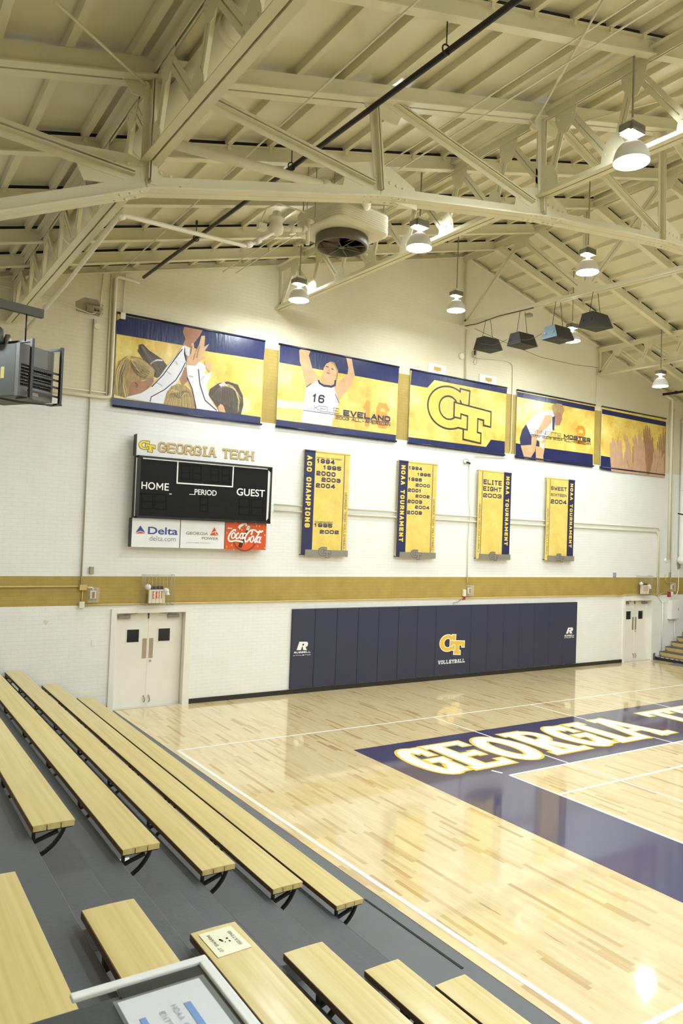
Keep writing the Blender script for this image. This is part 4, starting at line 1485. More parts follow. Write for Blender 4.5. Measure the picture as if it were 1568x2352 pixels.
# 3: the big interlocking letters
b = picture_banner(-1.68, 1.71, 'middle picture banner with big gold interlocking letters G and T')
K = Crop(920, 820, 4.9)
K.poly([(125, 140), (1197, 362), (1192, 415), (380, 258), (300, 345), (110, 312)], Y1, 'navy_band', NAVYPRINT, b)
K.poly([(85, 900), (960, 1012), (1015, 930), (1170, 950), (1168, 1118), (82, 975)], Y1, 'navy_band', NAVYPRINT, b)
xl = K.p((312, 540), Y2).x
xr = K.p((1008, 640), Y2).x
zt = K.p((520, 338), Y2).z
zb = K.p((880, 960), Y2).z
GOLDFILL = gold_print('gold_letter_fill')
emblem(b, lambda p, l: Vector((p[0], Y2 - .0015 * l, p[1])), xl, zb, xr - xl, zt - zb, mat('gold_letter_face', (240, 206, 92), .3, vary=(1.1, .16, (.3, 1, 1))), mat('charcoal_outline_ink', (52, 44, 36), .4), .045)

# 4: player bending forward
b = picture_banner(2.14, 5.49, 'picture banner of a player in white bending with hands on knees')
K = Crop(1160, 880, 3.843)
K.poly([(105, 75), (790, 210), (788, 250), (105, 120)], Y1, 'navy_band', NAVYPRINT, b)
K.poly([(92, 530), (345, 572), (772, 628), (772, 745), (90, 660)], Y1, 'navy_band', NAVYPRINT, b)
x, z, wd, h = K.box((620, 535), (710, 385), Y1)
mb = MB()
word(mb, '2', wallp(Y1), x, z, h, wd, h * .2, fit=wd)
mb.build('ghost_number', GHOST, b, fix=False)
K.poly([(135, 548), (232, 538), (240, 600), (225, 668), (170, 668)], Y2, 'printed_leg', SKIN, b)
K.poly([(268, 560), (328, 550), (338, 690), (270, 682)], Y2, 'printed_leg', SKIN, b)
K.poly([(183, 365), (215, 420), (230, 470), (300, 515), (302, 562), (230, 545), (135, 550), (128, 490), (150, 410)], Y3, 'printed_shorts', NAVYINK, b)
K.poly([(185, 365), (250, 285), (340, 245), (415, 240), (440, 300), (440, 400), (320, 512), (230, 472)], Y4, 'printed_jersey', JERSEY, b)
K.poly([(415, 300), (440, 290), (432, 415), (416, 415)], Y5, 'printed_side_panel', NAVYINK, b)
K.poly([(355, 280), (415, 285), (412, 340), (370, 390), (285, 460), (262, 600), (225, 658), (232, 480), (300, 390)], Y5, 'printed_arm', SKIN, b)
K.poly([(330, 500), (365, 480), (350, 560), (335, 640), (305, 620), (325, 540)], Y5, 'printed_arm', SKIN, b)
K.poly([(430, 280), (455, 245), (500, 250), (502, 320), (480, 372), (440, 372)], Y4, 'printed_face', SKIND, b)
K.poly([(418, 195), (450, 178), (500, 185), (522, 235), (500, 290), (492, 262), (455, 255), (432, 290)], Y5, 'printed_hair', HAIRB, b)
K.poly([(305, 560), (330, 525), (352, 535), (335, 580)], Y5 - .001, 'printed_wrap', JERSEY, b)
K.text('LYNNETTE', (207, 434), (497, 446), Y5 - .002, LINEINK, b, .08)
K.text('MOSTER', (518, 487), (752, 486), Y5 - .002, NAVYINK, b, .24)
K.text('2002 2003 2004 ALL-AMERICAN', (225, 470), (752, 528), Y5 - .002, LINEINK, b, .17)
K.lines([[(222, 452), (752, 520)]], .012, Y5 - .003, 'printed_rule', LINEINK, b)

# 5: forest of raised hands
b = picture_banner(5.82, 9.09, 'rightmost picture banner with a forest of raised hands')
K.poly([(855, 228), (1418, 342), (1415, 382), (855, 270)], Y1, 'navy_band', NAVYPRINT, b)
K.poly([(844, 640), (930, 655), (945, 778), (840, 760)], Y1, 'navy_band', NAVYPRINT, b)
HAND = [mat('printed_hand_tone', (214, 172, 140), .35, vary=(7, .2, (1, 1, .6))), mat('printed_hand_shade', (176, 132, 102), .35, vary=(7, .24, (1, 1, .6)))]


def hand(base, wrist, tips, y, m):
    """base/wrist: two bottom points each, tips: fingertips; drawn as one outline with five fingers"""
    (bl, br), (wl, wr) = base, wrist
    pts = [bl, wl]
    n = len(tips)
    for i, tp in enumerate(tips):
        u = (i + .5) / n
        kx, ky = wl[0] + (wr[0] - wl[0]) * u, wl[1] + (wr[1] - wl[1]) * u
        hw = (wr[0] - wl[0]) / n * .42
        mx, my = kx * .35 + tp[0] * .65, ky * .35 + tp[1] * .65
        pts += [(kx - hw, ky - 18), (mx - hw, my), (tp[0] - hw * .4, tp[1] + 4), (tp[0] + hw * .4, tp[1] + 4), (mx + hw, my), (kx + hw, ky - 14)]
    pts += [wr, br]
    K.poly(pts, y, 'printed_hand', m, b)


hand(((1250, 812), (1352, 826)), ((1220, 520), (1305, 540)), [(1222, 400), (1236, 372), (1252, 370), (1270, 385), (1300, 470)], Y1, HAND[1])
hand(((1352, 826), (1406, 832)), ((1345, 640), (1412, 600)), [(1342, 510), (1356, 470), (1372, 440), (1394, 392), (1410, 420)], Y2, HAND[1])
hand(((1085, 792), (1135, 800)), ((1062, 560), (1105, 565)), [(1036, 432), (1046, 428), (1060, 440), (1074, 462), (1092, 520)], Y2, HAND[0])
hand(((1130, 798), (1250, 814)), ((1130, 560), (1230, 580)), [(1128, 470), (1145, 450), (1178, 432), (1192, 440), (1216, 500)], Y3, HAND[0])
hand(((1040, 788), (1096, 794)), ((1050, 650), (1085, 660)), [(1056, 600), (1062, 582), (1070, 580), (1078, 590), (1086, 622)], Y3, HAND[0])
hand(((935, 776), (1062, 792)), ((922, 620), (1032, 600)), [(930, 520), (946, 478), (962, 500), (994, 470), (1018, 498)], Y4, HAND[0])
hand(((1270, 815), (1402, 832)), ((1300, 690), (1400, 680)), [(1310, 600), (1330, 575), (1352, 560), (1372, 575), (1400, 620)], Y4, HAND[0])
K.lines([[(1075, 680), (1090, 740)], [(1128, 560), (1126, 700)], [(1235, 660), (1250, 760)], [(1348, 690), (1330, 790)]], .03, Y5, 'printed_shadow_line', HAND[1], b)


# ------------------------------------------------------------------ vertical pennants
BARM = mat('brushed_grey_bar', (158, 152, 140), .35, metal=.35)


def pennant(x0, x1, z0, z1, label, navy_left):
    q = 1 - .10 / 15.04
    x0, x1 = CAM.x + (x0 - CAM.x) * q, CAM.x + (x1 - CAM.x) * q
    z0, z1 = CAM.z + (z0 - CAM.z) * q, CAM.z + (z1 - CAM.z) * q
    t = thing('pennant_banner', ((x0 + x1) / 2, -.06, z0), label, 'banner', 'vertical pennants on the wall')
    y = -.10
    MB().box(x0, x1, y, y + .008, z0, z1).build('cloth', GOLDV, t)
    MB(True).tube([(x0 - .01, y + .02, z1), (x1 + .01, y + .02, z1)], .028, 10).build('top_rod', mat('gold_rod_sleeve', (226, 190, 96), .4), t)
    sw = (x1 - x0) * .235
    a, b_ = (x0, x0 + sw) if navy_left else (x1 - sw, x1)
    MB().face([(a, y - .001, z0), (b_, y - .001, z0), (b_, y - .001, z1), (a, y - .001, z1)]).build('navy_strip', NAVYINK, t, fix=False)
    MB(True).tube([(a, y + .018, z1), (b_, y + .018, z1)], .031, 10).build('rod_sleeve', NAVYINK, t)
    MB().box(x0 + .1, x1 + .03, y - .025, y - .004, z0 - .02, z0 + .13).build('bottom_bar', BARM, t, .003)
    for xx in (x0 + .02, x1 - .02):
        MB(True).tube([(xx, y + .02, z1), (xx, -.004, z1)], .012, 8).build('bracket', DARKG, t)
        MB(True).tube([(xx, y + .01, z0 + .01), (xx, -.004, z0 + .01)], .012, 8).build('bracket', DARKG, t)
    xc = (x0 + x1) / 2
    emblem(t, lambda p, l: Vector((p[0], y - .027 - .0012 * l, p[1])), xc - .16, z0 - .05, .33, .235, BARM, mat('dark_grey_outline', (92, 92, 96), .5), .012)
    lx = x1 - (x1 - x0) * .115 if navy_left else x0 + (x1 - x0) * .115
    MB().face([(lx - .009, y - .001, z0), (lx + .009, y - .001, z0), (lx + .009, y - .001, z1), (lx - .009, y - .001, z1)]).build('navy_rule', NAVYINK, t, fix=False)
    return t, y - .003, (a, b_), lx


def down_text(txt, xa, xb, ztop, zbot, y, m, parent, st, name='lettering'):
    """letters turned a quarter clockwise, reading downwards"""
    mb = MB()
    word(mb, txt, lambda p: Vector((xa + p[1], y, ztop - p[0])), 0, 0, xb - xa, (xb - xa), (xb - xa) * st, fit=ztop - zbot)
    mb.build(name, m, parent, fix=False)


PALEINK = mat('brown_outline_ink', (128, 104, 66), .5)
K = Crop(660, 1020, 4.238)
t, y, (a, b_), lx = pennant(-4.70, -3.44, 3.17, 5.59, 'gold pennant with navy left strip nearest the scoreboard, seven years listed', True)
for s_, lb, rt in (('1994', (285, 183), (460, 157)), ('1995', (348, 245), (523, 222)), ('2000', (280, 303), (468, 276)), ('2003', (330, 364), (517, 340)), ('2004', (275, 421), (463, 394)), ('1995', (258, 806), (437, 778)), ('2002', (313, 870), (500, 842))):
    K.text(s_, lb, rt, y, NAVYINK, t, .26)
K.text('REGULAR SEASON', (285, 136), (527, 147), y, PALEINK, t, .17)
K.text('TOURNAMENT', (262, 769), (445, 757), y, PALEINK, t, .17)
down_text('ACC CHAMPIONS', a + .075, b_ - .085, K.p((205, 110), y).z, K.p((185, 812), y).z, y, GOLDINK, t, .26)
down_text('GEORGIA TECH VOLLEYBALL', lx + .035, lx + .10, K.p((560, 470), y).z, K.p((537, 1030), y).z, y, PALEINK, t, .14)
t, y, (a, b_), lx = pennant(-1.95, -.70, 3.17, 5.58, 'gold pennant with navy left strip, second from the scoreboard, nine years listed', True)
for s_, lb, rt in (('1994', (1180, 246), (1310, 226)), ('1995', (1262, 308), (1393, 290)), ('1996', (1176, 356), (1308, 334)), ('2000', (1246, 413), (1387, 394)), ('2001', (1172, 464), (1303, 440)), ('2002', (1245, 519), (1384, 500)),
                   ('2003', (1168, 573), (1310, 549)), ('2004', (1240, 628), (1380, 606)), ('2009', (1163, 681), (1308, 655))):
    K.text(s_, lb, rt, y, NAVYINK, t, .26)
down_text('NCAA TOURNAMENT', a + .075, b_ - .085, K.p((1120, 205), y).z, K.p((1100, 950), y).z, y, GOLDINK, t, .26)
down_text('GEORGIA TECH VOLLEYBALL', lx + .035, lx + .10, K.p((1420, 535), y).z, K.p((1398, 1045), y).z, y, PALEINK, t, .14)
K = Crop(1040, 1040, 4.9)
t, y, (a, b_), lx = pennant(.77, 2.01, 3.17, 5.56, 'gold pennant with navy right strip lettered ELITE EIGHT 2003', False)
for s_, lb, rt in (('ELITE', (343, 352), (550, 318)), ('EIGHT', (338, 425), (548, 394)), ('2003', (336, 498), (547, 470))):
    K.text(s_, lb, rt, y, NAVYINK, t, .22)
down_text('NCAA TOURNAMENT', a + .085, b_ - .075, K.p((610, 268), y).z, K.p((587, 1042), y).z, y, GOLDINK, t, .26)
down_text('GEORGIA TECH VOLLEYBALL', x0 if False else lx - .10, lx - .04, K.p((295, 570), y).z, K.p((277, 1130), y).z, y, PALEINK, t, .14)
t, y, (a, b_), lx = pennant(3.46, 4.67, 3.17, 5.55, 'gold pennant with navy right strip lettered SWEET SIXTEEN 2004', False)
for s_, lb, rt, q in (('SWEET', (1102, 418), (1280, 392), .2), ('SIXTEEN', (1100, 485), (1280, 470), .18), ('2004', (1098, 569), (1277, 537), .24)):
    K.text(s_, lb, rt, y, NAVYINK, t, q)
down_text('NCAA TOURNAMENT', a + .085, b_ - .075, K.p((1330, 348), y).z, K.p((1308, 1067), y).z, y, GOLDINK, t, .26)
down_text('GEORGIA TECH VOLLEYBALL', lx - .10, lx - .04, K.p((1063, 625), y).z, K.p((1045, 1150), y).z, y, PALEINK, t, .14)

# ------------------------------------------------------------------ scoreboard
K = Crop(280, 980, 4.238)
SY = -.26
t = thing('scoreboard', (-7.1, -.1, 3.2), 'black scoreboard with white school header and three advertising panels', 'scoreboard')
A, B, C_, D = K.p((128, 282), SY), K.p((1460, 390), SY), K.p((1435, 945), SY), K.p((98, 885), SY)
X0, X1, Z0, Z1 = (A.x + D.x) / 2 + .05, (B.x + C_.x) / 2, (C_.z + D.z) / 2, (A.z + B.z) / 2
MB().box(X0, X1, SY, -.06, Z0, Z1).build('cabinet', BLACKM, t)
MB().face([(X0 + .08, SY - .003, Z0 + .05), (X1 - .06, SY - .003, Z0 + .05), (X1 - .06, SY - .003, Z1 - .05), (X0 + .08, SY - .003, Z1 - .05)]).build('display_face', SCOREM, t, fix=False)
fr = MB()
for q in ((X0, X0 + .03), (X1 - .03, X1)):
    fr.box(q[0], q[1], SY - .035, SY, Z0, Z1)
fr.box(X0, X1, SY - .035, SY, Z1 - .03, Z1)
fr.box(X0, X1, SY - .035, SY, Z0, Z0 + .03)
fr.build('frame', BLACKM, t)
HT = K.p((150, 70), -.22).z
hx0, hx1 = K.p((148, 75), -.22).x, K.p((1440, 300), -.22).x
MB().box(hx0, hx1, -.22, -.06, Z1, HT).build('header_panel', mat('white_sign_panel', (240, 239, 238), .4), t)
az = K.p((100, 1170), -.22).z
ax = [K.p((96, 1000), -.22).x, K.p((565, 1000), -.22).x, K.p((1000, 1000), -.22).x, K.p((1405, 1000), -.22).x]
names = ['airline_panel', 'power_company_panel', 'cola_panel']
COLA = mat('cola_orange_red', (222, 88, 34), .35, vary=(3, .1, (1, 1, 1)))
panels = []
for k in range(3):
    panels.append(MB().box(ax[k] + (.012 if k else 0), ax[k + 1], -.22, -.06, az, Z0).build(names[k], COLA if k == 2 else MATS['white_sign_panel'], t))
MB().box(ax[0] - .012, ax[0], -.225, -.05, az, Z0).build('side_cap', DARKG, t)
MB().box(hx0 - .012, hx0, -.225, -.05, Z1, HT).build('side_cap', DARKG, t)
for q in (1, 2):
    MB().box(ax[q], ax[q] + .012, -.226, -.06, az, Z0).build('divider', DARKG, t)
for q in (X0 + .3, X1 - .3):
    MB().box(q - .05, q + .05, -.08, 0, Z0 - .1, Z1 + .1).build('wall_bracket', DARKG, t)
YF = SY - .006
K.lines([[(205, 306), (1418, 412)], [(545, 338), (536, 548), (1075, 585), (1085, 384)]], .028, YF, 'white_line', WHITEINK, t)
K.lines([[(146, 300), (124, 872)]], .03, YF, 'white_line', WHITEINK, t)
K.poly([(1424, 424), (1447, 446), (1424, 892), (1403, 916)], YF, 'white_line', WHITEINK, t)
DIM = mat('unlit_digit_cell', (12, 11, 10), .6, spec=.15)
for (x0, y0, x1, y1) in ((580, 375, 660, 515), (690, 380, 770, 525), (865, 395, 940, 540), (975, 400, 1045, 550), (190, 650, 300, 800), (320, 655, 430, 808), (760, 690, 835, 830), (1140, 700, 1240, 860), (1260, 705, 1370, 868)):
    K.lines([[(x0, y0), (x1, y0 + 6), (x1, y1), (x0, y1 - 6), 'z'], [(x0, (y0 + y1) / 2), (x1, (y0 + y1) / 2 + 6)]], .022, YF + .001, 'digit_segments', DIM, t)
for s_, lb, rt in (('HOME', (188, 606), (458, 553)), ('PERIOD', (705, 660), (922, 621)), ('GUEST', (1115, 668), (1392, 617))):
    x, z, wd, h = K.box(lb, rt, YF)
    if s_ != 'HOME':
        font_word('lettering', s_, WHITEINK, t, wallp(YF), x, z, wd, h, .014)
        continue
    font_word('lettering', 'HO', WHITEINK, t, wallp(YF), x, z, wd * .495, h, .014)
    font_word('lettering', 'E', WHITEINK, t, wallp(YF), x + wd * .84, z, wd * .16, h, .014)
    mb = MB()
    word(mb, 'M', wallp(YF), x + wd * .54, z + h * .02, h * .96, wd * .25, h * .155, fit=wd * .25)
    mb.build('lettering', WHITEINK, t, fix=False)
mb = MB()
for q in ((460, 650), (655, 655)):
    a_, b2 = K.p(q, YF), K.p((q[0] + (24 if q[0] < 500 else 60), q[1] + 10), YF)
    mb.face([(a_.x, YF, a_.z), (b2.x, YF, a_.z), (b2.x, YF, b2.z), (a_.x, YF, b2.z)])
mb.build('tape_scrap', WHITEINK, t, fix=False)
HDR = -.223
x, z, wd, h = K.box((350, 243), (1280, 240), HDR)
BEIGE = mat('beige_block_letter', (206, 180, 118), .45)
BROWN = mat('brown_letter_shadow', (124, 108, 82), .5)
mb = MB()
word(mb, 'GEORGIA TECH', wallp(HDR), x + .012, z - .012, h, h * .85, h * .17, gap=h * .1, slab=True, fit=wd)
mb.build('lettering_shadow', BROWN, t, fix=False)
mb = MB()
word(mb, 'GEORGIA TECH', wallp(HDR - .006), x, z, h, h * .85, h * .17, gap=h * .1, slab=True, fit=wd)
mb.build('lettering', BEIGE, t, fix=False)
x, z, wd, h = K.box((163, 236), (325, 148), HDR)
emblem(t, lambda p, l: Vector((p[0], HDR - .0015 * l, p[1])), x, z, wd, h, mat('yellow_letter_ink', (246, 220, 40), .45), BROWN, .012)
AD = -.223
BLUE = mat('airline_blue', (62, 72, 150), .45)
GREYT = mat('slate_text', (132, 138, 158), .5)
K.poly([(180, 962), (226, 1032), (180, 1012), (132, 1032)], AD, 'triangle_mark', BLUE, panels[0])
K.poly([(180, 1020), (228, 1040), (132, 1040)], AD, 'triangle_mark', COLA, panels[0])
x, z, wd, h = K.box((252, 1046), (545, 985), AD)
font_word('lettering', 'Delta', BLUE, panels[0], wallp(AD), x, z, wd, h, .018)
x, z, wd, h = K.box((268, 1110), (523, 1070), AD)
font_word('lettering', 'delta.com', GREYT, panels[0], wallp(AD), x, z, wd, h, -.004)
TAUPE = mat('taupe_text', (150, 134, 116), .5)
for s_, lb, rt in (('GEORGIA', (623, 1050), (840, 1029)), ('POWER', (777, 1099), (940, 1077))):
    x, z, wd, h = K.box(lb, rt, AD)
    font_word('lettering', s_, TAUPE, panels[1], wallp(AD), x, z, wd, h, .016)
x, z, wd, h = K.box((623, 1132), (862, 1130), AD)
font_word('lettering', 'A SOUTHERN COMPANY', GREYT, panels[1], wallp(AD), x, z, wd, h, 0)
K.poly([(900, 978), (918, 1014), (868, 1034)], AD, 'triangle_mark', COLA, panels[1])
K.poly([(866, 1040), (912, 1024), (904, 1046), (940, 1060), (856, 1058)], AD, 'triangle_mark', COLA, panels[1])
K.poly([(921, 1020), (940, 1056), (912, 1044)], AD, 'triangle_mark', COLA, panels[1])
# cola panel artwork
K = Crop(500, 1180, 11.2)
cp = panels[2]
K.lines([[(690 + 290 * math.cos(R(a)), 650 + 300 * math.sin(R(a))) for a in range(20, 175, 8)]], .035, AD, 'disc_edge', mat('dark_cola_red', (150, 58, 30), .5), cp)
K.poly([(735, 420), (790, 440), (740, 540), (700, 640), (690, 720), (650, 740), (625, 860), (575, 875), (525, 845), (560, 740), (600, 730), (650, 620), (690, 540)], AD - .001, 'bottle', mat('dark_cola_brown', (66, 34, 24), .3), cp)
K.poly([(765, 300), (838, 325), (795, 435), (722, 415)], AD - .002, 'bottle_cap', mat('silver_print', (214, 220, 218), .4), cp)
K.lines([[(530, 365), (560, 310), (640, 265), (740, 255)], [(560, 400), (580, 330), (660, 285)], [(720, 320), (745, 275)]], .03, AD - .001, 'splash', WHITEINK, cp)
L_ = []
LW = AD - .004
K.lines([[(458, 455), (450, 415), (415, 415), (345, 470), (290, 560), (268, 640), (290, 695), (350, 712), (450, 690), (540, 700), (650, 730)]], .036, LW, 'script_lettering', WHITEINK, cp)
K.lines([[(400 + 45 * math.cos(R(a)) + 18 * -math.sin(R(a)) * .8, 560 + 72 * math.sin(R(a))) for a in range(0, 350, 20)] + ['z']], .03, LW - .0005, 'script_lettering', WHITEINK, cp)
K.lines([[(545, 515), (525, 492), (490, 530), (465, 595), (478, 640), (520, 630), (560, 590)]], .03, LW - .001, 'script_lettering', WHITEINK, cp)
K.lines([[(608 + 38 * math.cos(R(a)) - 16 * math.sin(R(a)), 568 + 68 * math.sin(R(a))) for a in range(0, 350, 20)] + ['z'], [(672, 490), (630, 600), (640, 640), (690, 600)], [(690, 510), (730, 505)]], .03, LW - .0005, 'script_lettering', WHITEINK, cp)
K.lines([[(850, 540), (880, 500), (885, 440), (850, 425), (790, 470), (725, 560), (695, 650), (710, 720), (750, 715), (800, 660), (820, 600)], [(850, 425), (930, 415), (980, 440), (1030, 485), (1080, 440), (1120, 470), (1160, 430)]], .036, LW, 'script_lettering', WHITEINK, cp)
K.lines([[(880 + 42 * math.cos(R(a)) - 18 * math.sin(R(a)), 655 + 75 * math.sin(R(a))) for a in range(0, 350, 20)] + ['z']], .03, LW - .0005, 'script_lettering', WHITEINK, cp)
K.lines([[(1090, 450), (1010, 580), (950, 690), (960, 735), (1010, 700)]], .034, LW - .001, 'script_lettering', WHITEINK, cp)
K.lines([[(1045 + 36 * math.cos(R(a)) - 16 * math.sin(R(a)), 665 + 68 * math.sin(R(a))) for a in range(0, 350, 20)] + ['z'], [(1115, 585), (1065, 700), (1075, 742), (1110, 735)]], .03, LW - .0005, 'script_lettering', WHITEINK, cp)
x, z, wd, h = K.box((250, 398), (382, 352), LW)
font_word('lettering', 'Enjoy', WHITEINK, cp, wallp(LW), x, z, wd, h, .02, .3)
mb = MB()
for q in ((235, 490), (455, 222), (360, 810), (225, 850), (1000, 310), (1075, 315), (1210, 550), (1205, 880), (1025, 840), (715, 770), (405, 925), (980, 250), (620, 420)):
    o = K.p(q, LW)
    mb.face([(o.x + .012 * math.cos(R(a)), LW, o.z + .022 * math.sin(R(a))) for a in range(0, 360, 45)])
mb.build('water_drop_print', mat('pale_drop', (244, 190, 150), .3), cp, fix=False)

# ------------------------------------------------------------------ navy wall pads
PE = [-4.877 + .6096 * i for i in range(17)]
PZ0, PZ1 = .117, 1.937
edges = [(i, i + 1) for i in range(7)] + [(7, 9)] + [(i, i + 1) for i in range(9, 16)]
words = ['leftmost', 'second from left', 'third from left', 'fourth from left', 'fifth from left', 'sixth from left', 'seventh from left', 'middle', 'seventh from right', 'sixth from right', 'fifth from right', 'fourth from right', 'third from right', 'second from right', 'rightmost']
PY = -.055
K1, K2 = Crop(640, 1370, 4.3556), Crop(960, 1370, 3.92)
for k, (i, j) in enumerate(edges):
    lab = 'plain navy wall pad, %s in the row' % words[k]
    if k == 0: lab = 'leftmost navy wall pad with a white letter R mark'
    if k == 7: lab = 'double-wide middle navy wall pad with gold letters'
    if k == 14: lab = 'rightmost navy wall pad with a white letter R mark'
    t = thing('wall_pad', ((PE[i] + PE[j]) / 2, -.03, PZ0), lab, 'wall pad', 'navy wall pads')
    mb = MB()
    rings = []
    for yy, g in ((-.005, .002), (-.045, .002), (PY, .012)):
        rings.append([(PE[i] + g, yy, PZ0 + g), (PE[j] - g, yy, PZ0 + g), (PE[j] - g, yy, PZ1 - g), (PE[i] + g, yy, PZ1 - g)])
    vs = [p for r_ in rings for p in r_]
    mb.add(vs, [(q * 4 + e, q * 4 + (e + 1) % 4, q * 4 + 4 + (e + 1) % 4, q * 4 + 4 + e) for q in range(2) for e in range(4)] + [(8, 9, 10, 11), (3, 2, 1, 0)])
    mb.build('pad', NAVY, t)
    y = PY - .002
    if k == 0:
        K1.poly([(178, 537), (206, 453), (285, 453), (294, 470), (287, 496), (268, 507), (282, 537), (244, 537), (239, 503), (232, 503), (221, 537)], y, 'letter_mark', WHITEINK, t)
        K1.poly([(240, 472), (254, 472), (250, 492), (234, 492)], y - .001, 'letter_counter', NAVY, t)
        K1.text('RUSSELL', (150, 572), (318, 543), y, WHITEINK, t, .26, slant=.25)
        K1.text('ATHLETIC', (141, 597), (318, 577), y, WHITEINK, t, .26, slant=.2)
    if k == 14:
        K2.poly([(1330, 335), (1350, 281), (1388, 279), (1395, 290), (1390, 308), (1378, 314), (1388, 333), (1364, 334), (1360, 314), (1356, 314), (1350, 335)], y, 'letter_mark', WHITEINK, t)
        K2.poly([(1361, 292), (1371, 292), (1368, 304), (1358, 304)], y - .001, 'letter_counter', NAVY, t)
        K2.text('RUSSELL', (1316, 362), (1404, 341), y, WHITEINK, t, .26, slant=.25)
        K2.text('ATHLETIC', (1312, 377), (1402, 362), y, WHITEINK, t, .26, slant=.2)
    if k == 7:
        xl, xr = K2.p((197, 420), y).x, K2.p((414, 420), y).x
        zt, zb = K2.p((260, 348), y).z, K2.p((350, 522), y).z
        emblem(t, lambda p, l: Vector((p[0], y - .0015 * l, p[1])), xl, zb, xr - xl, zt - zb, mat('gold_pad_ink', (240, 194, 66), .5), WHITEINK, .022)
        K2.text('VOLLEYBALL', (179, 612), (420, 560), y, WHITEINK, t, .22, slab=True)

# ------------------------------------------------------------------ bleachers
def xs(i): return -9.295 - .657 * i          # front edge of seat i
def zs(i): return .331 + .293 * i            # top of seat i
def tz(i): return .236 + .293 * i            # tread behind seat i
RISER = mat('tan_riser_board', (206, 176, 108), .45, vary=(2, .1, (1, 3, 3)))
NOSE = mat('worn_nosing_edge', (124, 122, 114), .5)

bl = thing('bleacher_platform', (-11.5, -9, 0), 'stepped grey bleacher platform with tan risers along the left side', 'bleachers')
for i in range(7):
    xb = xs(i) - .293
    xn = xs(i + 1) - .293 if i < 6 else XL + .1
    MB().box(xn, xb - .0045, -19.5, -.02, tz(i) - .04, tz(i)).build('tread', GREYTREAD, bl, .004)
    MB().box(xb - .03, xb - .0045, -19.5, -.02, tz(i - 1) if i else -.0, tz(i) - .04).build('riser', RISER, bl)
    MB().box(xb - .004, xb, -19.5, -.02, tz(i) - .035, tz(i) - .001).build('nosing', NOSE if i in (1, 3, 4) else GREYTREAD, bl)
# half steps in the aisle, fixed to the platform
for i in range(0, 6):
    xb = xs(i + 1) - .293
    MB().box(xb + .001, xb + .33, -10.45, -9.66, tz(i), tz(i) + .147).build('half_step', GREYTREAD, bl, .006)


def bench(y0, y1, brk, label):
    """row 0 seat; three boards on bent iron brackets"""
    x1, x0, z = xs(0), xs(0) - .293, zs(0)
    t = thing('bleacher_bench', (x1 - .15, (y0 + y1) / 2, z - .05), label, 'bench', 'bleacher benches')
    bw = .293 / 3
    for k in range(3):
        a = x0 + k * (bw + .0002)
        crown = [(.0035, 0), (bw - .0035, 0), (bw - .0035, .034), (bw, .0365), (bw, (.0445, .0445, .0425)[k]), (bw * .5, (.044, .0455, .044)[k]), (0, (.0425, .0445, .0445)[k]), (0, .0365), (.0035, .034)]
        mb = MB()
        vs = [Vector((a + q[0], yy, z - .045 + q[1])) for yy in (y0, y1) for q in crown]
        n = len(crown)
        mb.add(vs, [tuple(range(n)), tuple(range(2 * n - 1, n - 1, -1))] + [(q, n + q, n + (q + 1) % n, (q + 1) % n) for q in range(n)])
        mb.build('seat_board', SEATW, t)
    MB().box(x0 - .006, x0 - .0005, y0 + .004, y1 - .004, z - .044, z - .003).build('back_edge_shade', mat('shaded_brown_edge', (92, 66, 34), .5), t)  # shade on the seat's back side, painted as a dark brown strip
    for yb in brk:
        mb = MB()
        zb = z - .045
        w_ = .032
        mb.bar((x0 + .012, yb, zb), (x0 + .012, yb, z - .135), .02, w_, (0, 1, 0))
        mb.bar((x0 + .006, yb, z - .126), (x0 + .18, yb, z - .07), .02, w_, (0, 1, 0))
        P = [(x0 + .225, zb), (x0 + .212, z - .08), (x0 + .185, z - .125), (x0 + .145, z - .17), (x0 + .09, z - .21), (x0 + .002, z - .245)]
        for p, q in zip(P, P[1:]):
            mb.bar((p[0], yb, p[1]), (q[0], yb, q[1]), .02, w_, (0, 1, 0))
        mb.bar((x0 + .01, yb, zb - .004), (x0 + .28, yb, zb - .004), .008, w_, (0, 1, 0))
        mb.build('bracket', BLACKM, t)
    return t


far_names = ['lowest bench of the far bleacher block, next to the court', 'second bench up in the far bleacher block', 'third bench up in the far bleacher block', 'fourth bench up in the far bleacher block', 'highest visible bench of the far block, at the left edge']
near_names = ['lowest bench of the near bleacher block, at the court side', 'second bench up in the near bleacher block', 'third bench up in the near block, its end bracket showing', 'fourth bench up in the near block, with a yellow paper on it', 'fifth bench up in the near block, behind the white frame', 'highest bench of the near block, wide at the lower left corner']
YE, YNB = -9.335, -10.70
bf = bench(YE, -.06, [YE + .02 + 1.317 * k for k in range(8)], far_names[0])
bn = bench(-19.2, YNB, [YNB - .42 - 1.25 * k for k in range(7)], near_names[0])
for src, names in ((bf, far_names), (bn, near_names)):
    for i in range(1, len(names)):
        L = Vector(src.location)
        copy_tree(src, L + Vector((-.657 * i, 0, .293 * i)), names[i])

# court-side strip details
g0, g1 = at(838, 2065, 2, 0), at(1062, 2224, 2, 0)
tag(MB().plate([(g0.x - .012, g0.y, -.004), (g0.x + .01, g0.y, -.004), (g1.x + .014, g1.y, -.004), (g1.x - .012, g1.y, -.004)], (0, 0, .0048)).build('floor_seam', mat('black_seam', (24, 22, 22), .7)), 'thin dark seam in the grey floor beside the lowest benches', 'seam')

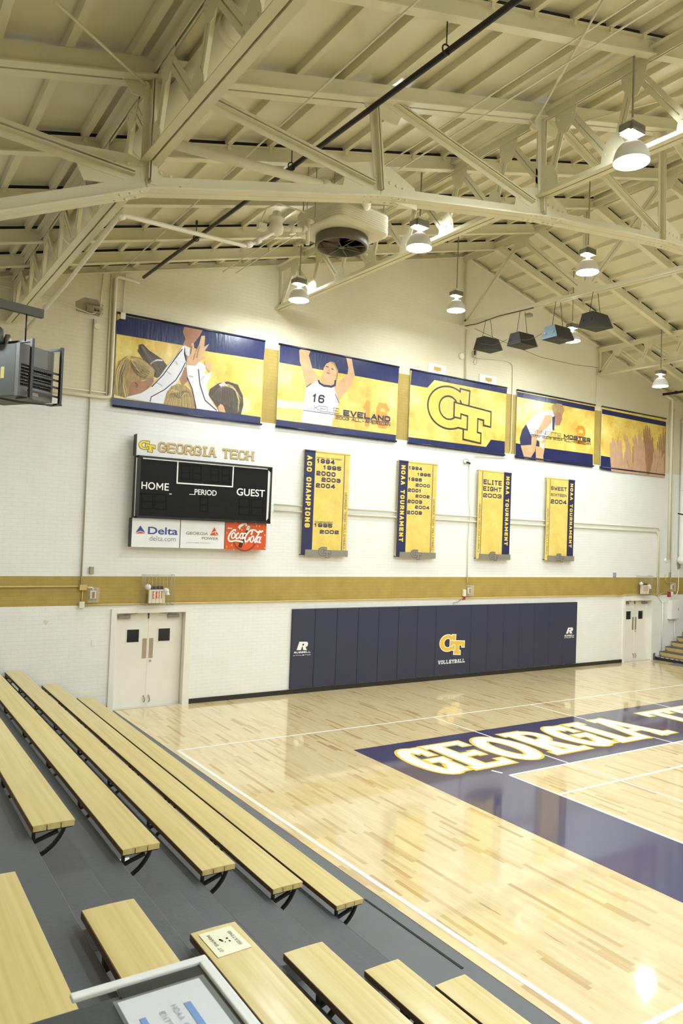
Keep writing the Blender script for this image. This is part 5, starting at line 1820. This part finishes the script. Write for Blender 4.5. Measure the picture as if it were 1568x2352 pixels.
# yellow paper on the fourth near bench
i = 3
zz = zs(i) + .0015
t = thing('paper_sign', (xs(i) - .15, -10.95, zz), 'pale yellow laminated paper taped to the end of a near bench', 'paper')
PAPER = mat('pale_yellow_paper', (240, 238, 208), .3)
c1, c2, c3, c4 = (at(455.5, 2147.5, 2, zz), at(529, 2126, 2, zz), at(578, 2174.5, 2, zz), at(501, 2200, 2, zz))
MB().plate([c1, c2, c3, c4], (0, 0, .0012)).build('sheet', PAPER, t)
INKG = mat('grey_print_ink', (120, 116, 96), .6)


def on_sheet(p):
    """unit square of the sheet: u along the bench, v across it, the text reads from the court side"""
    u, v = p
    q = c3.lerp(c2, u).lerp(c4.lerp(c1, u), v)
    return Vector((q.x, q.y, zz + .0018))


mb = MB()
word(mb, 'GT SWARM', on_sheet, .14, .74, .1, .1, .016, fit=.72)
mb.build('lettering', INKG, t, fix=False)
mb = MB()
word(mb, 'SEATING', on_sheet, .2, .14, .1, .1, .016, fit=.6)
mb.build('lettering', INKG, t, fix=False)
mb = MB()
rng = random.Random(4)
for k in range(9):
    cx, cy = .5 + rng.uniform(-.09, .09), .5 + rng.uniform(-.14, .14)
    r_ = rng.uniform(.015, .05)
    mb.face([on_sheet((cx + r_ * math.cos(R(a)), cy + r_ * .8 * math.sin(R(a)))) for a in range(0, 360, 60)])
mb.build('printed_blot', mat('dark_print_ink', (60, 52, 50), .6), t, fix=False)

# scrap of paper under a far bench
s0 = at(284, 1983, 2, tz(2) + .002)
tag(MB().plate([s0 + Vector((-.05, -.02, 0)), s0 + Vector((.05, -.03, .0)), s0 + Vector((.06, .05, .02)), s0 + Vector((-.04, .06, .015))], (0, 0, .001)).build('paper_scrap', WHITEINK), 'white scrap of paper under the end of a far bench', 'paper')

# ------------------------------------------------------------------ bleacher steps at the right wall
rb = thing('aisle_stairs', (9.6, -1, 0), 'grey aisle stairs with tan risers beside the right-hand door', 'stairs')
sx = [8.74, 9.02, 9.33, 9.64, 9.955, 10.27, 10.6, 10.9]
sz = [.115, .262, .405, .55, .70, .845, .99, 1.13]
for k in range(8):
    MB().box(sx[k], sx[k + 1] + .05 if k < 7 else XR - .1, -2.6, -.03, sz[k] - .03, sz[k]).build('tread', GREYTREAD, rb, .006)
    mb = MB()
    z0 = sz[k - 1] if k else -.004
    mb.plate([(sx[k] + .004, -2.6, z0), (sx[k] + .004, -.10, z0), (sx[k] + .004, -.05, z0 + .05), (sx[k] + .004, -.03, sz[k] - .03), (sx[k] + .004, -2.6, sz[k] - .03)], (.02, 0, 0))
    mb.build('riser', RISER if k else BASEM, rb)
mb = MB()
for k in range(14):
    mb.box(sx[0] - .002, sx[0] + .012, -.2 - k * .17, -.1 - k * .17, sz[0] - .012, sz[0] + .001)
mb.build('edge_tape', WHITEP, rb)
tag(MB().box(8.30, 8.86, -1.9, -.82, 0, .014).build('floor_mat', CARPET, None, .004), 'grey mat on the floor below the right stairs', 'mat')
tag(MB().plate([(8.62, -.11, 0), (8.70, -.11, 0), (8.69, -.05, .2), (8.66, -.05, .2)], (0, .02, 0)).build('door_wedge_stop', mat('blue_grey_stop', (70, 84, 120), .5)), 'small blue-grey door stop at the foot of the right door', 'door stop')
tag(MB().box(8.705, 8.74, -.06, -.03, 0, .22).build('corner_guard', GREYM), 'small grey metal corner guard beside the right door', 'guard')

# ------------------------------------------------------------------ table and framed notice in the foreground
TZ = 2.70
TAB = mat('charcoal_table_top', (72, 74, 78), .45, bump=(90, .06, (1, 1, 1)))
t = thing('pedestal_table', (-12.97, -13.86, tz(5)), 'dark grey round-cornered table top in the foreground', 'table')
mb = MB()
rr = rrect(-13.0, -13.845, .295, .35, .1, 10)
mb.plate([(p[0], p[1], TZ - .03) for p in rr], (0, 0, .03))
mb.build('table_top', TAB, t, .006)
MB(True).lathe([(.035, 0), (.035, TZ - .03 - tz(5) - .02)], (-13.08, -13.86, tz(5) + .02), 16).build('column', BLACKM, t)
MB(True).lathe([(.17, 0), (.17, .012), (.05, .03)], (-13.08, -13.86, tz(5)), 24).build('base', BLACKM, t)
t = thing('notice_frame', (-12.84, -13.6, TZ), 'white-edged frame holding a printed sheet, lying on the dark table', 'frame')
FW = mat('white_frame_plastic', (236, 238, 236), .4)
f1, f2 = at(162, 2286, 2, TZ + .011), at(467, 2186, 2, TZ + .011)
yl, xr = (f1.y + f2.y) / 2, f2.x
BWD = .023
MB().box(f1.x, xr, yl - BWD, yl, TZ, TZ + .011).build('frame_rail', FW, t, .003)
MB().box(xr - BWD, xr, yl - .52, yl - BWD, TZ, TZ + .011).build('frame_rail', FW, t, .003)
MB().box(f1.x + .09, xr - BWD, yl - .5, yl - BWD, TZ, TZ + .004).build('backing_board', mat('dark_glassy_backing', (58, 60, 60), .2), t)
p1, p2, p3 = at(250, 2306, 2, TZ + .007), at(452, 2248, 2, TZ + .007), at(545, 2352, 2, TZ + .007)
px0, px1, py1 = (p1.x + at(320, 2352, 2, TZ + .007).x) / 2, (p2.x + p3.x) / 2, (p1.y + p2.y) / 2
MB().box(px0, px1, py1 - .3, py1, TZ + .004, TZ + .006).build('printed_sheet', mat('white_sheet', (232, 234, 240), .25), t)
MB().box(px0 - .008, px1 + .012, py1 - .3, py1 + .006, TZ + .0061, TZ + .0066).build('clear_sleeve', mat('clear_sleeve', (235, 238, 240), .12, alpha=.12), t)
q = at(434, 2312, 2, TZ + .007)
MB().box(q.x - .005, q.x + .009, q.y - .13, q.y + .016, TZ + .0067, TZ + .0072).build('blue_band', mat('blue_print_band', (120, 156, 214), .4), t)
q = at(330, 2344, 2, TZ + .007)
MB().box(q.x - .006, q.x + .006, q.y - .1, q.y + .008, TZ + .0067, TZ + .0072).build('blue_band', MATS['blue_print_band'], t)
GREYINK = mat('violet_grey_ink', (178, 178, 192), .5)
for s_, px_, py_ in (('NCAA On', 392, 2308), ('Enter', 366, 2324)):
    q = at(px_, py_, 2, TZ + .008)
    mb = MB()
    word(mb, s_.upper(), lambda p: Vector((q.x + p[1], q.y - p[0], TZ + .0074)), 0, 0, .011, .011, .0018, gap=.003)
    mb.build('lettering', GREYINK, t, fix=False)

# ------------------------------------------------------------------ fixtures on the far wall
WY = -.02


def run(pts, r, label, name='conduit', m=CREAMP, y=WY, cat='conduit', box=()):
    P = [Vector((p[0], y - r * .6, p[1])) for p in pts]
    o = MB(True).tube(P, r, 8).build(name, m)
    return tag(o, label, cat)


def W(px, py):
    v = at(px, py, 1, WY)
    return (v.x, v.z)


def bend(pts, r=.07):
    """round the corners of a wall run"""
    out = [pts[0]]
    for a, b, c in zip(pts, pts[1:], pts[2:]):
        A, B, C = Vector(a), Vector(b), Vector(c)
        d0, d1 = (A - B), (C - B)
        k = min(r, d0.length * .45, d1.length * .45)
        p, q = B + d0.normalized() * k, B + d1.normalized() * k
        for u in (0, .25, .5, .75, 1):
            out.append(tuple((p.lerp(B, u)).lerp(B.lerp(q, u), u)))
    out.append(pts[-1])
    return out


run(bend([(-9.61, 7.72), (-9.61, 2.52)], .1), .016, 'vertical conduit on the wall left of the leftmost banner, running to the gold stripe', m=mat('taupe_conduit', (186, 176, 152), .5))
run(bend([(-8.74, 8.62), (-9.22, 8.66), (-9.22, 6.22), (-9.42, 6.2), (-11.7, 6.2)], .08), .034, 'cream pipe down the wall beside the leftmost picture banner', 'pipe', cat='pipe')
run([(-9.30, 8.72), (-9.30, 6.26)], .012, 'thin conduit close left of the cream wall pipe')
run(bend([(-9.03, 8.75), (-9.05, 7.9)]), .012, 'thin conduit dropping to the corner of the leftmost picture banner')
run(bend([(-11.4, 8.02), (-10.45, 7.98), (-9.62, 7.80), (-9.50, 7.95), (-9.46, 8.72)], .12), .012, 'thin conduit looping under the wall vent at the upper left')
run(bend([(-11.4, 6.28), (-9.3, 6.3)]), .012, 'thin conduit above the horizontal cream pipe at the left')
run(bend([W(1071, 757), W(1068, 872)]), .02, 'conduit from the ridge truss down to the middle picture banner')
run(bend([W(1090, 822), W(1160, 828), W(1177, 836), W(1176, 895), W(1172, 1040), W(1160, 1052), W(1086, 1047), W(1077, 1062), W(1076, 1150), W(1080, 1180), W(1074, 1240), W(1072, 1338)], .12), .013, 'thin conduit winding down the wall right of the middle picture banner')
run(bend([(-5.45, 4.30), (8.78, 4.30), (8.88, 4.22), (8.88, 2.05)], .1), .018, 'upper of two long conduits behind the pennants')
run(bend([(-5.45, 4.16), (8.68, 4.17), (8.8, 4.05), (8.80, 2.12)], .12), .022, 'lower of two long conduits behind the pennants')
run([(-9.56, 2.105), (-9.2, 2.115), (.35, 2.115), (6.6, 2.115), (6.9, 2.09), (7.2, 2.13), (8.7, 2.13), (8.86, 2.07), (9.05, 2.15), (9.4, 2.15)], .018, 'long conduit along the bottom of the gold stripe', m=mat('gold_conduit', (206, 180, 110), .4))
run([(XL + .1, 2.475), (-9.63, 2.475)], .014, 'conduit along the gold stripe at the left', m=MATS['gold_conduit'])
run([(-9.575, 2.42), (-9.575, 2.18)], .014, 'short conduit between the two boxes on the gold stripe', m=MATS['gold_conduit'])
run(bend([(-9.53, 2.455), (-9.38, 2.455), (-9.37, 2.4)], .03), .012, 'short conduit to the left fire alarm strobe', m=WHITEP)
run(bend([W(1371, 770), W(1372, 845), W(1368, 925), W(1378, 932), W(1520, 962), W(1530, 975), W(1540, 968)], .1), .012, 'thin conduit rising beside the rightmost picture banner')
run(bend([(8.95, 8.70), (9.35, 8.62), (9.36, 3.3)], .06), .05, 'white drain pipe in the right corner', 'pipe', cat='pipe')
run([(9.28, 8.5), (9.28, 6.7)], .014, 'thin conduit left of the white drain pipe')
run([(9.5, 8.3), (9.52, 2.6)], .016, 'conduit right of the white drain pipe')
t = thing('downpipe', (9.96, -.13, 3.2), 'fat white downpipe with rounded lower end at the right edge', 'pipe')
MB(True).tube([(9.96, -.15, 8.0), (9.96, -.15, 3.3), (9.95, -.15, 3.2)], .11, 18).build('pipe', WHITEP, t)
MB(True).lathe([(.0, -.14), (.08, -.12), (.14, -.05), (.15, .02), (.11, .12)], (9.95, -.15, 3.25), 18).build('end_boot', WHITEP, t)
for z in (7.9, 5.6):
    MB(True).lathe([(.125, 0), (.125, .05)], (9.96, -.15, z), 18).build('collar', WHITEP, t)
run(bend([(9.97, 3.0), (9.97, 2.3), (9.9, 2.1), (9.75, 2.0), (9.6, 1.98)], .12), .014, 'conduit below the fat downpipe', m=CREAMP)
run(bend([(9.25, 2.78), (9.25, 2.52), (9.5, 2.46)], .1), .014, 'short bent conduit on the gold stripe near the right corner', m=MATS['gold_conduit'])
run([(9.12, .3), (9.12, 1.9)], .018, 'vertical conduit right of the right-hand door', m=WHITEP)
run([(9.80, .6), (9.80, 1.25)], .018, 'vertical conduit below the white cabinet', m=WHITEP)
run(bend([(8.95, 2.02), (9.05, 1.85), (9.3, 1.85), (9.45, 1.93)], .1), .014, 'looping conduit above the white cabinet', m=WHITEP)
run(bend([(9.42, 4.8), (9.9, 4.76), (10.4, 4.8)], .1), .022, 'black cable end beside the white drain pipe', 'cable', BLACKM, -.3, 'cable')


def wbox(name, x0, x1, z0, z1, d, label, cat, m):
    return tag(MB().box(x0, x1, -d, 0, z0, z1).build(name, m, None, .006), label, cat)


wbox('junction_box', -9.64, -9.50, 2.40, 2.51, .07, 'square conduit box on the gold stripe, upper of two', 'box', MATS['gold_conduit'])
wbox('junction_box', -9.63, -9.53, 2.06, 2.18, .07, 'pale box at the lower edge of the gold stripe, left', 'box', CREAMP)
wbox('wall_device', -9.46, -9.38, 2.72, 2.86, .06, 'small taupe box on the white wall just above the stripe', 'box', mat('taupe_box', (168, 158, 136), .5))
wbox('junction_box', -9.10, -9.0, 7.82, 7.95, .075, 'white box at the top corner of the leftmost picture banner', 'box', WHITEP)
wbox('outlet_cover', -9.35, -9.28, 1.30, 1.43, .012, 'blank white cover plate on the brick left of the door', 'cover plate', WHITEP)
wbox('wall_switch', 6.55, 6.69, 2.68, 2.82, .03, 'grey blank box above the stripe near the right door', 'box', mat('blue_grey_box', (158, 160, 176), .5))
wbox('junction_box', .30, .40, 2.16, 2.34, .06, 'small conduit box at the middle of the gold stripe', 'box', CREAMP)
wbox('pull_station', .31, .39, 2.07, 2.15, .05, 'small red pull box under the middle conduit box', 'alarm', mat('red_device', (170, 40, 34), .4))
wbox('pull_station', 9.40, 9.50, 2.03, 2.20, .07, 'small red pull box left of the right corner strobe', 'alarm', MATS['red_device'])
wbox('junction_box', 9.52, 9.64, 2.06, 2.20, .07, 'small white box beside the red pull box at the right', 'box', WHITEP)
wbox('junction_box', 9.44, 9.52, 2.66, 2.84, .05, 'grey box on the conduit above the right strobe', 'box', MATS['taupe_box'])
wbox('junction_box', 9.92, 10.02, 2.98, 3.14, .06, 'grey box under the fat downpipe', 'box', GREYM)
t = thing('wall_cabinet', (9.62, -.1, 1.24), 'white electrical cabinet on the wall beside the right door', 'cabinet')
MB().box(9.44, 9.88, -.14, 0, 1.30, 1.93).build('body', WHITEP, t, .004)
MB().box(9.46, 9.86, -.152, -.141, 1.32, 1.91).build('door', WHITEP, t, .003)
MB().box(9.80, 9.82, -.165, -.152, 1.58, 1.66).build('latch', GREYM, t)
tag(MB(True).lathe([(.075, 0), (.075, .03), (.05, .05)], (9.27, 0, 3.24), 14, 1).build('pipe_foot_cover', WHITEP), 'round white cap at the foot of the white drain pipe', 'cap')

CLEAR = mat('clear_guard_plastic', (236, 232, 224), .08, alpha=.22)
for x, z, lab in ((-9.37, 2.31, 'fire alarm strobe under a clear cover, left on the gold stripe'), (.53, 2.31, 'fire alarm strobe under a clear cover at the middle of the stripe'), (9.62, 2.36, 'fire alarm strobe under a clear cover in the right corner')):
    t = thing('alarm_strobe', (x, -.03, z - .12), lab, 'alarm', 'fire alarm strobes')
    MB().box(x - .06, x + .06, -.05, 0, z - .08, z + .08).build('body', CREAMP, t, .01)
    MB().box(x - .02, x + .025, -.075, -.05, z - .06, z + .06).build('strobe', mat('red_brown_strobe', (150, 66, 58), .3), t, .008)
    MB().box(x - .11, x + .11, -.12, -.0, z - .15, z + .15).build('clear_cover', CLEAR, t, .03)

WIREM = mat('galvanised_guard_wire', (170, 168, 164), .35, metal=.5)
EXRED = mat('exit_red', (226, 74, 56), .5)
for k, (x, z0, lab) in enumerate(((-8.12, 2.135, 'lit exit sign with two lamp heads in a wire guard above the left door'), (8.0, 2.15, 'exit sign with two lamp heads in a wire guard above the right door'))):
    t = thing('exit_sign', (x, -.06, z0), lab, 'sign', 'exit signs')
    hw = .17 if k == 0 else .19
    MB().box(x - hw, x + hw, -.16, -.09, z0, z0 + .275).build('housing', CREAMP, t, .006)
    MB().box(x - hw + .09, x + hw - .02, -.10, -.03, z0 + .27, z0 + .34).build('battery_top', DARKG, t)
    MB().box(x - .06, x + .06, -.1, 0, z0 + .06, z0 + .2).build('mount', GREYM, t)
    mb = MB()
    word(mb, 'EXIT', wallp(-.1625), x - .095, z0 + .095, .15, .05, .017, gap=.022, fit=.21)
    mb.build('lettering', EXRED, t, fix=False)
    for s in (-1, 1):
        mb = MB(True)
        hx = x + s * (hw + .02)
        hz = z0 + (.33 if s < 0 else .25)
        mb.lathe([(.0, .05), (.035, .045), (.058, .015), (.06, -.02), (.05, -.035), (.0, -.038)], (hx, -.15, hz), 14, 1)
        if s > 0:
            mb.lathe([(.0, .06), (.04, .05), (.06, 0), (.0, -.005)], (hx + .02, -.15, hz - .08), 14, 2)
        mb.build('lamp_head', mat('white_lamp_head', (240, 238, 236), .3), t)
    g = MB(True)
    gx0, gx1, gz0, gz1, gy = x - .29, x + .33, z0 - .03, z0 + .58, -.24
    for q in range(9):
        xx = gx0 + (gx1 - gx0) * q / 8
        g.tube([(xx, -.01, gz1 - .02), (xx, gy, gz1), (xx, gy, gz0), (xx, -.01, gz0 - .01)], .0035, 5)
    for q in range(1, 4):
        yy = gy * q / 4
        for xx in (gx0, gx1):
            g.tube([(xx, yy, gz0), (xx, yy, gz1)], .003, 5)
    for zz in (gz0, gz1):
        g.tube([(gx0, gy, zz), (gx1, gy, zz)], .0035, 5)
        g.tube([(gx0, -.01, zz), (gx0, gy, zz)], .0035, 5)
        g.tube([(gx1, -.01, zz), (gx1, gy, zz)], .0035, 5)
    g.build('wire_guard', WIREM, t)

# soot-marked vent in a wire box, upper left
t = thing('wall_vent', (-9.62, -.03, 7.85), 'small vent box with wire grille and soot mark near the upper left corner', 'vent')
MB().box(-9.74, -9.48, -.05, 0, 7.86, 7.98).build('body', mat('taupe_vent', (176, 162, 128), .55), t, .006)
MB().box(-9.62, -9.51, -.058, -.05, 7.88, 7.925).build('opening', BLACKM, t)
mb = MB(True)
for q in range(6):
    xx = -9.76 + .06 * q
    mb.tube([(xx, -.01, 8.02), (xx, -.1, 8.01), (xx, -.1, 7.84), (xx, -.01, 7.83)], .005, 5)
for q in range(4):
    zz = 7.84 + .057 * q
    mb.tube([(-9.76, -.1, zz), (-9.46, -.1, zz)], .005, 5)
mb.build('wire_grille', mat('rusty_cream_wire', (186, 168, 136), .5), t)
mb = MB()
mb.face([(-9.95, -.0015, 7.82), (-9.5, -.0015, 7.79), (-9.44, -.0015, 7.95), (-9.55, -.0015, 8.12), (-9.8, -.0015, 8.12), (-9.97, -.0015, 8.0)])
mb.build('soot_mark', mat('soot_stain', (150, 136, 100), .7, alpha=.45), t, fix=False)
tag(MB(True).lathe([(.07, 0), (.07, .02), (.06, .025)], (-9.53, 0, 7.60), 16, 1).build('round_cover', CREAMP), 'round cream cover plate below the wall vent', 'cover plate')
tag(MB(True).lathe([(.095, 0), (.095, .035), (.07, .05)], W(1060, 818)[0:1] and (W(1060, 818)[0], 0, W(1060, 818)[1]), 18, 1).build('wall_sounder', CREAMP), 'round cream sounder on the wall above the middle banner', 'alarm')
t = thing('wall_camera', (W(1090, 825)[0], -.05, W(1090, 825)[1]), 'tiny dark device with wire loop right of the round sounder', 'device')
x, z = W(1089, 815)
MB().box(x - .06, x + .06, -.06, 0, z - .07, z + .1).build('plate', mat('pale_taupe_plate', (206, 196, 168), .6), t)
MB().box(x - .05, x - .01, -.1, -.06, z - .02, z + .1).build('body', BLACKM, t)
MB(True).tube([(x, -.05, z - .06), (x + .05, -.06, z - .12), (x + .07, -.05, z - .22), (x, -.05, z - .28), (x - .06, -.05, z - .22), (x - .03, -.06, z - .12)], .006, 6).build('wire_loop', GREYM, t)
for (a, c, lab) in (((983, 841), (1022, 856), 'white plaque with gold print, left one above the middle banner'), ((1101, 862), (1139, 884), 'white plaque with gold print, right one above the middle banner')):
    p0, p1 = W(*a), W(*c)
    x0, x1 = p0[0], p1[0]
    zc = (p0[1] + p1[1]) / 2
    t = thing('wall_plaque', ((x0 + x1) / 2, -.02, zc - .14), lab, 'plaque', 'plaques above the middle banner')
    MB().box(x0, x1, -.025, 0, zc - .11, zc + .13).build('board', WHITEP, t, .003)
    m_ = (x0 + x1) / 2 + .02
    MB().face([(m_ - .12, -.0265, zc - .03), (m_ - .03, -.0265, zc - .035), (m_, -.0265, zc - .075), (m_ + .03, -.0265, zc - .035), (m_ + .12, -.0265, zc - .03), (m_ + .12, -.0265, zc + .06), (m_ - .12, -.0265, zc + .06)]).build('gold_print', mat('ochre_print', (206, 160, 60), .5), t, fix=False)
x, z = W(1068, 1063)
t = thing('wall_reel', (x, -.05, z), 'small wire reel bracket on the wall left of the ELITE EIGHT pennant', 'bracket')
MB(True).tube([(x + .1 * math.cos(R(a)), -.05, z + .04 + .06 * math.sin(R(a))) for a in range(0, 361, 30)], .008, 6).build('wire_ring', GREYM, t)
MB(True).tube([(x + .05, -.02, z + .02), (x + .09, -.12, z - .02)], .025, 8).build('plug', BLACKM, t)
MB().box(x - .06, x + .03, -.03, 0, z - .02, z + .06).build('plate', CREAMP, t)
x, z = W(1040, 1383)
tag(MB(True).tube([(x - .02, -.06, z - .06), (x, -.05, z), (x + .15, -.04, z + .0), (x + .28, -.04, z + .08)], .008, 6).build('loose_cable', GREYM), 'loose cable at the top of the middle wall pad', 'cable')
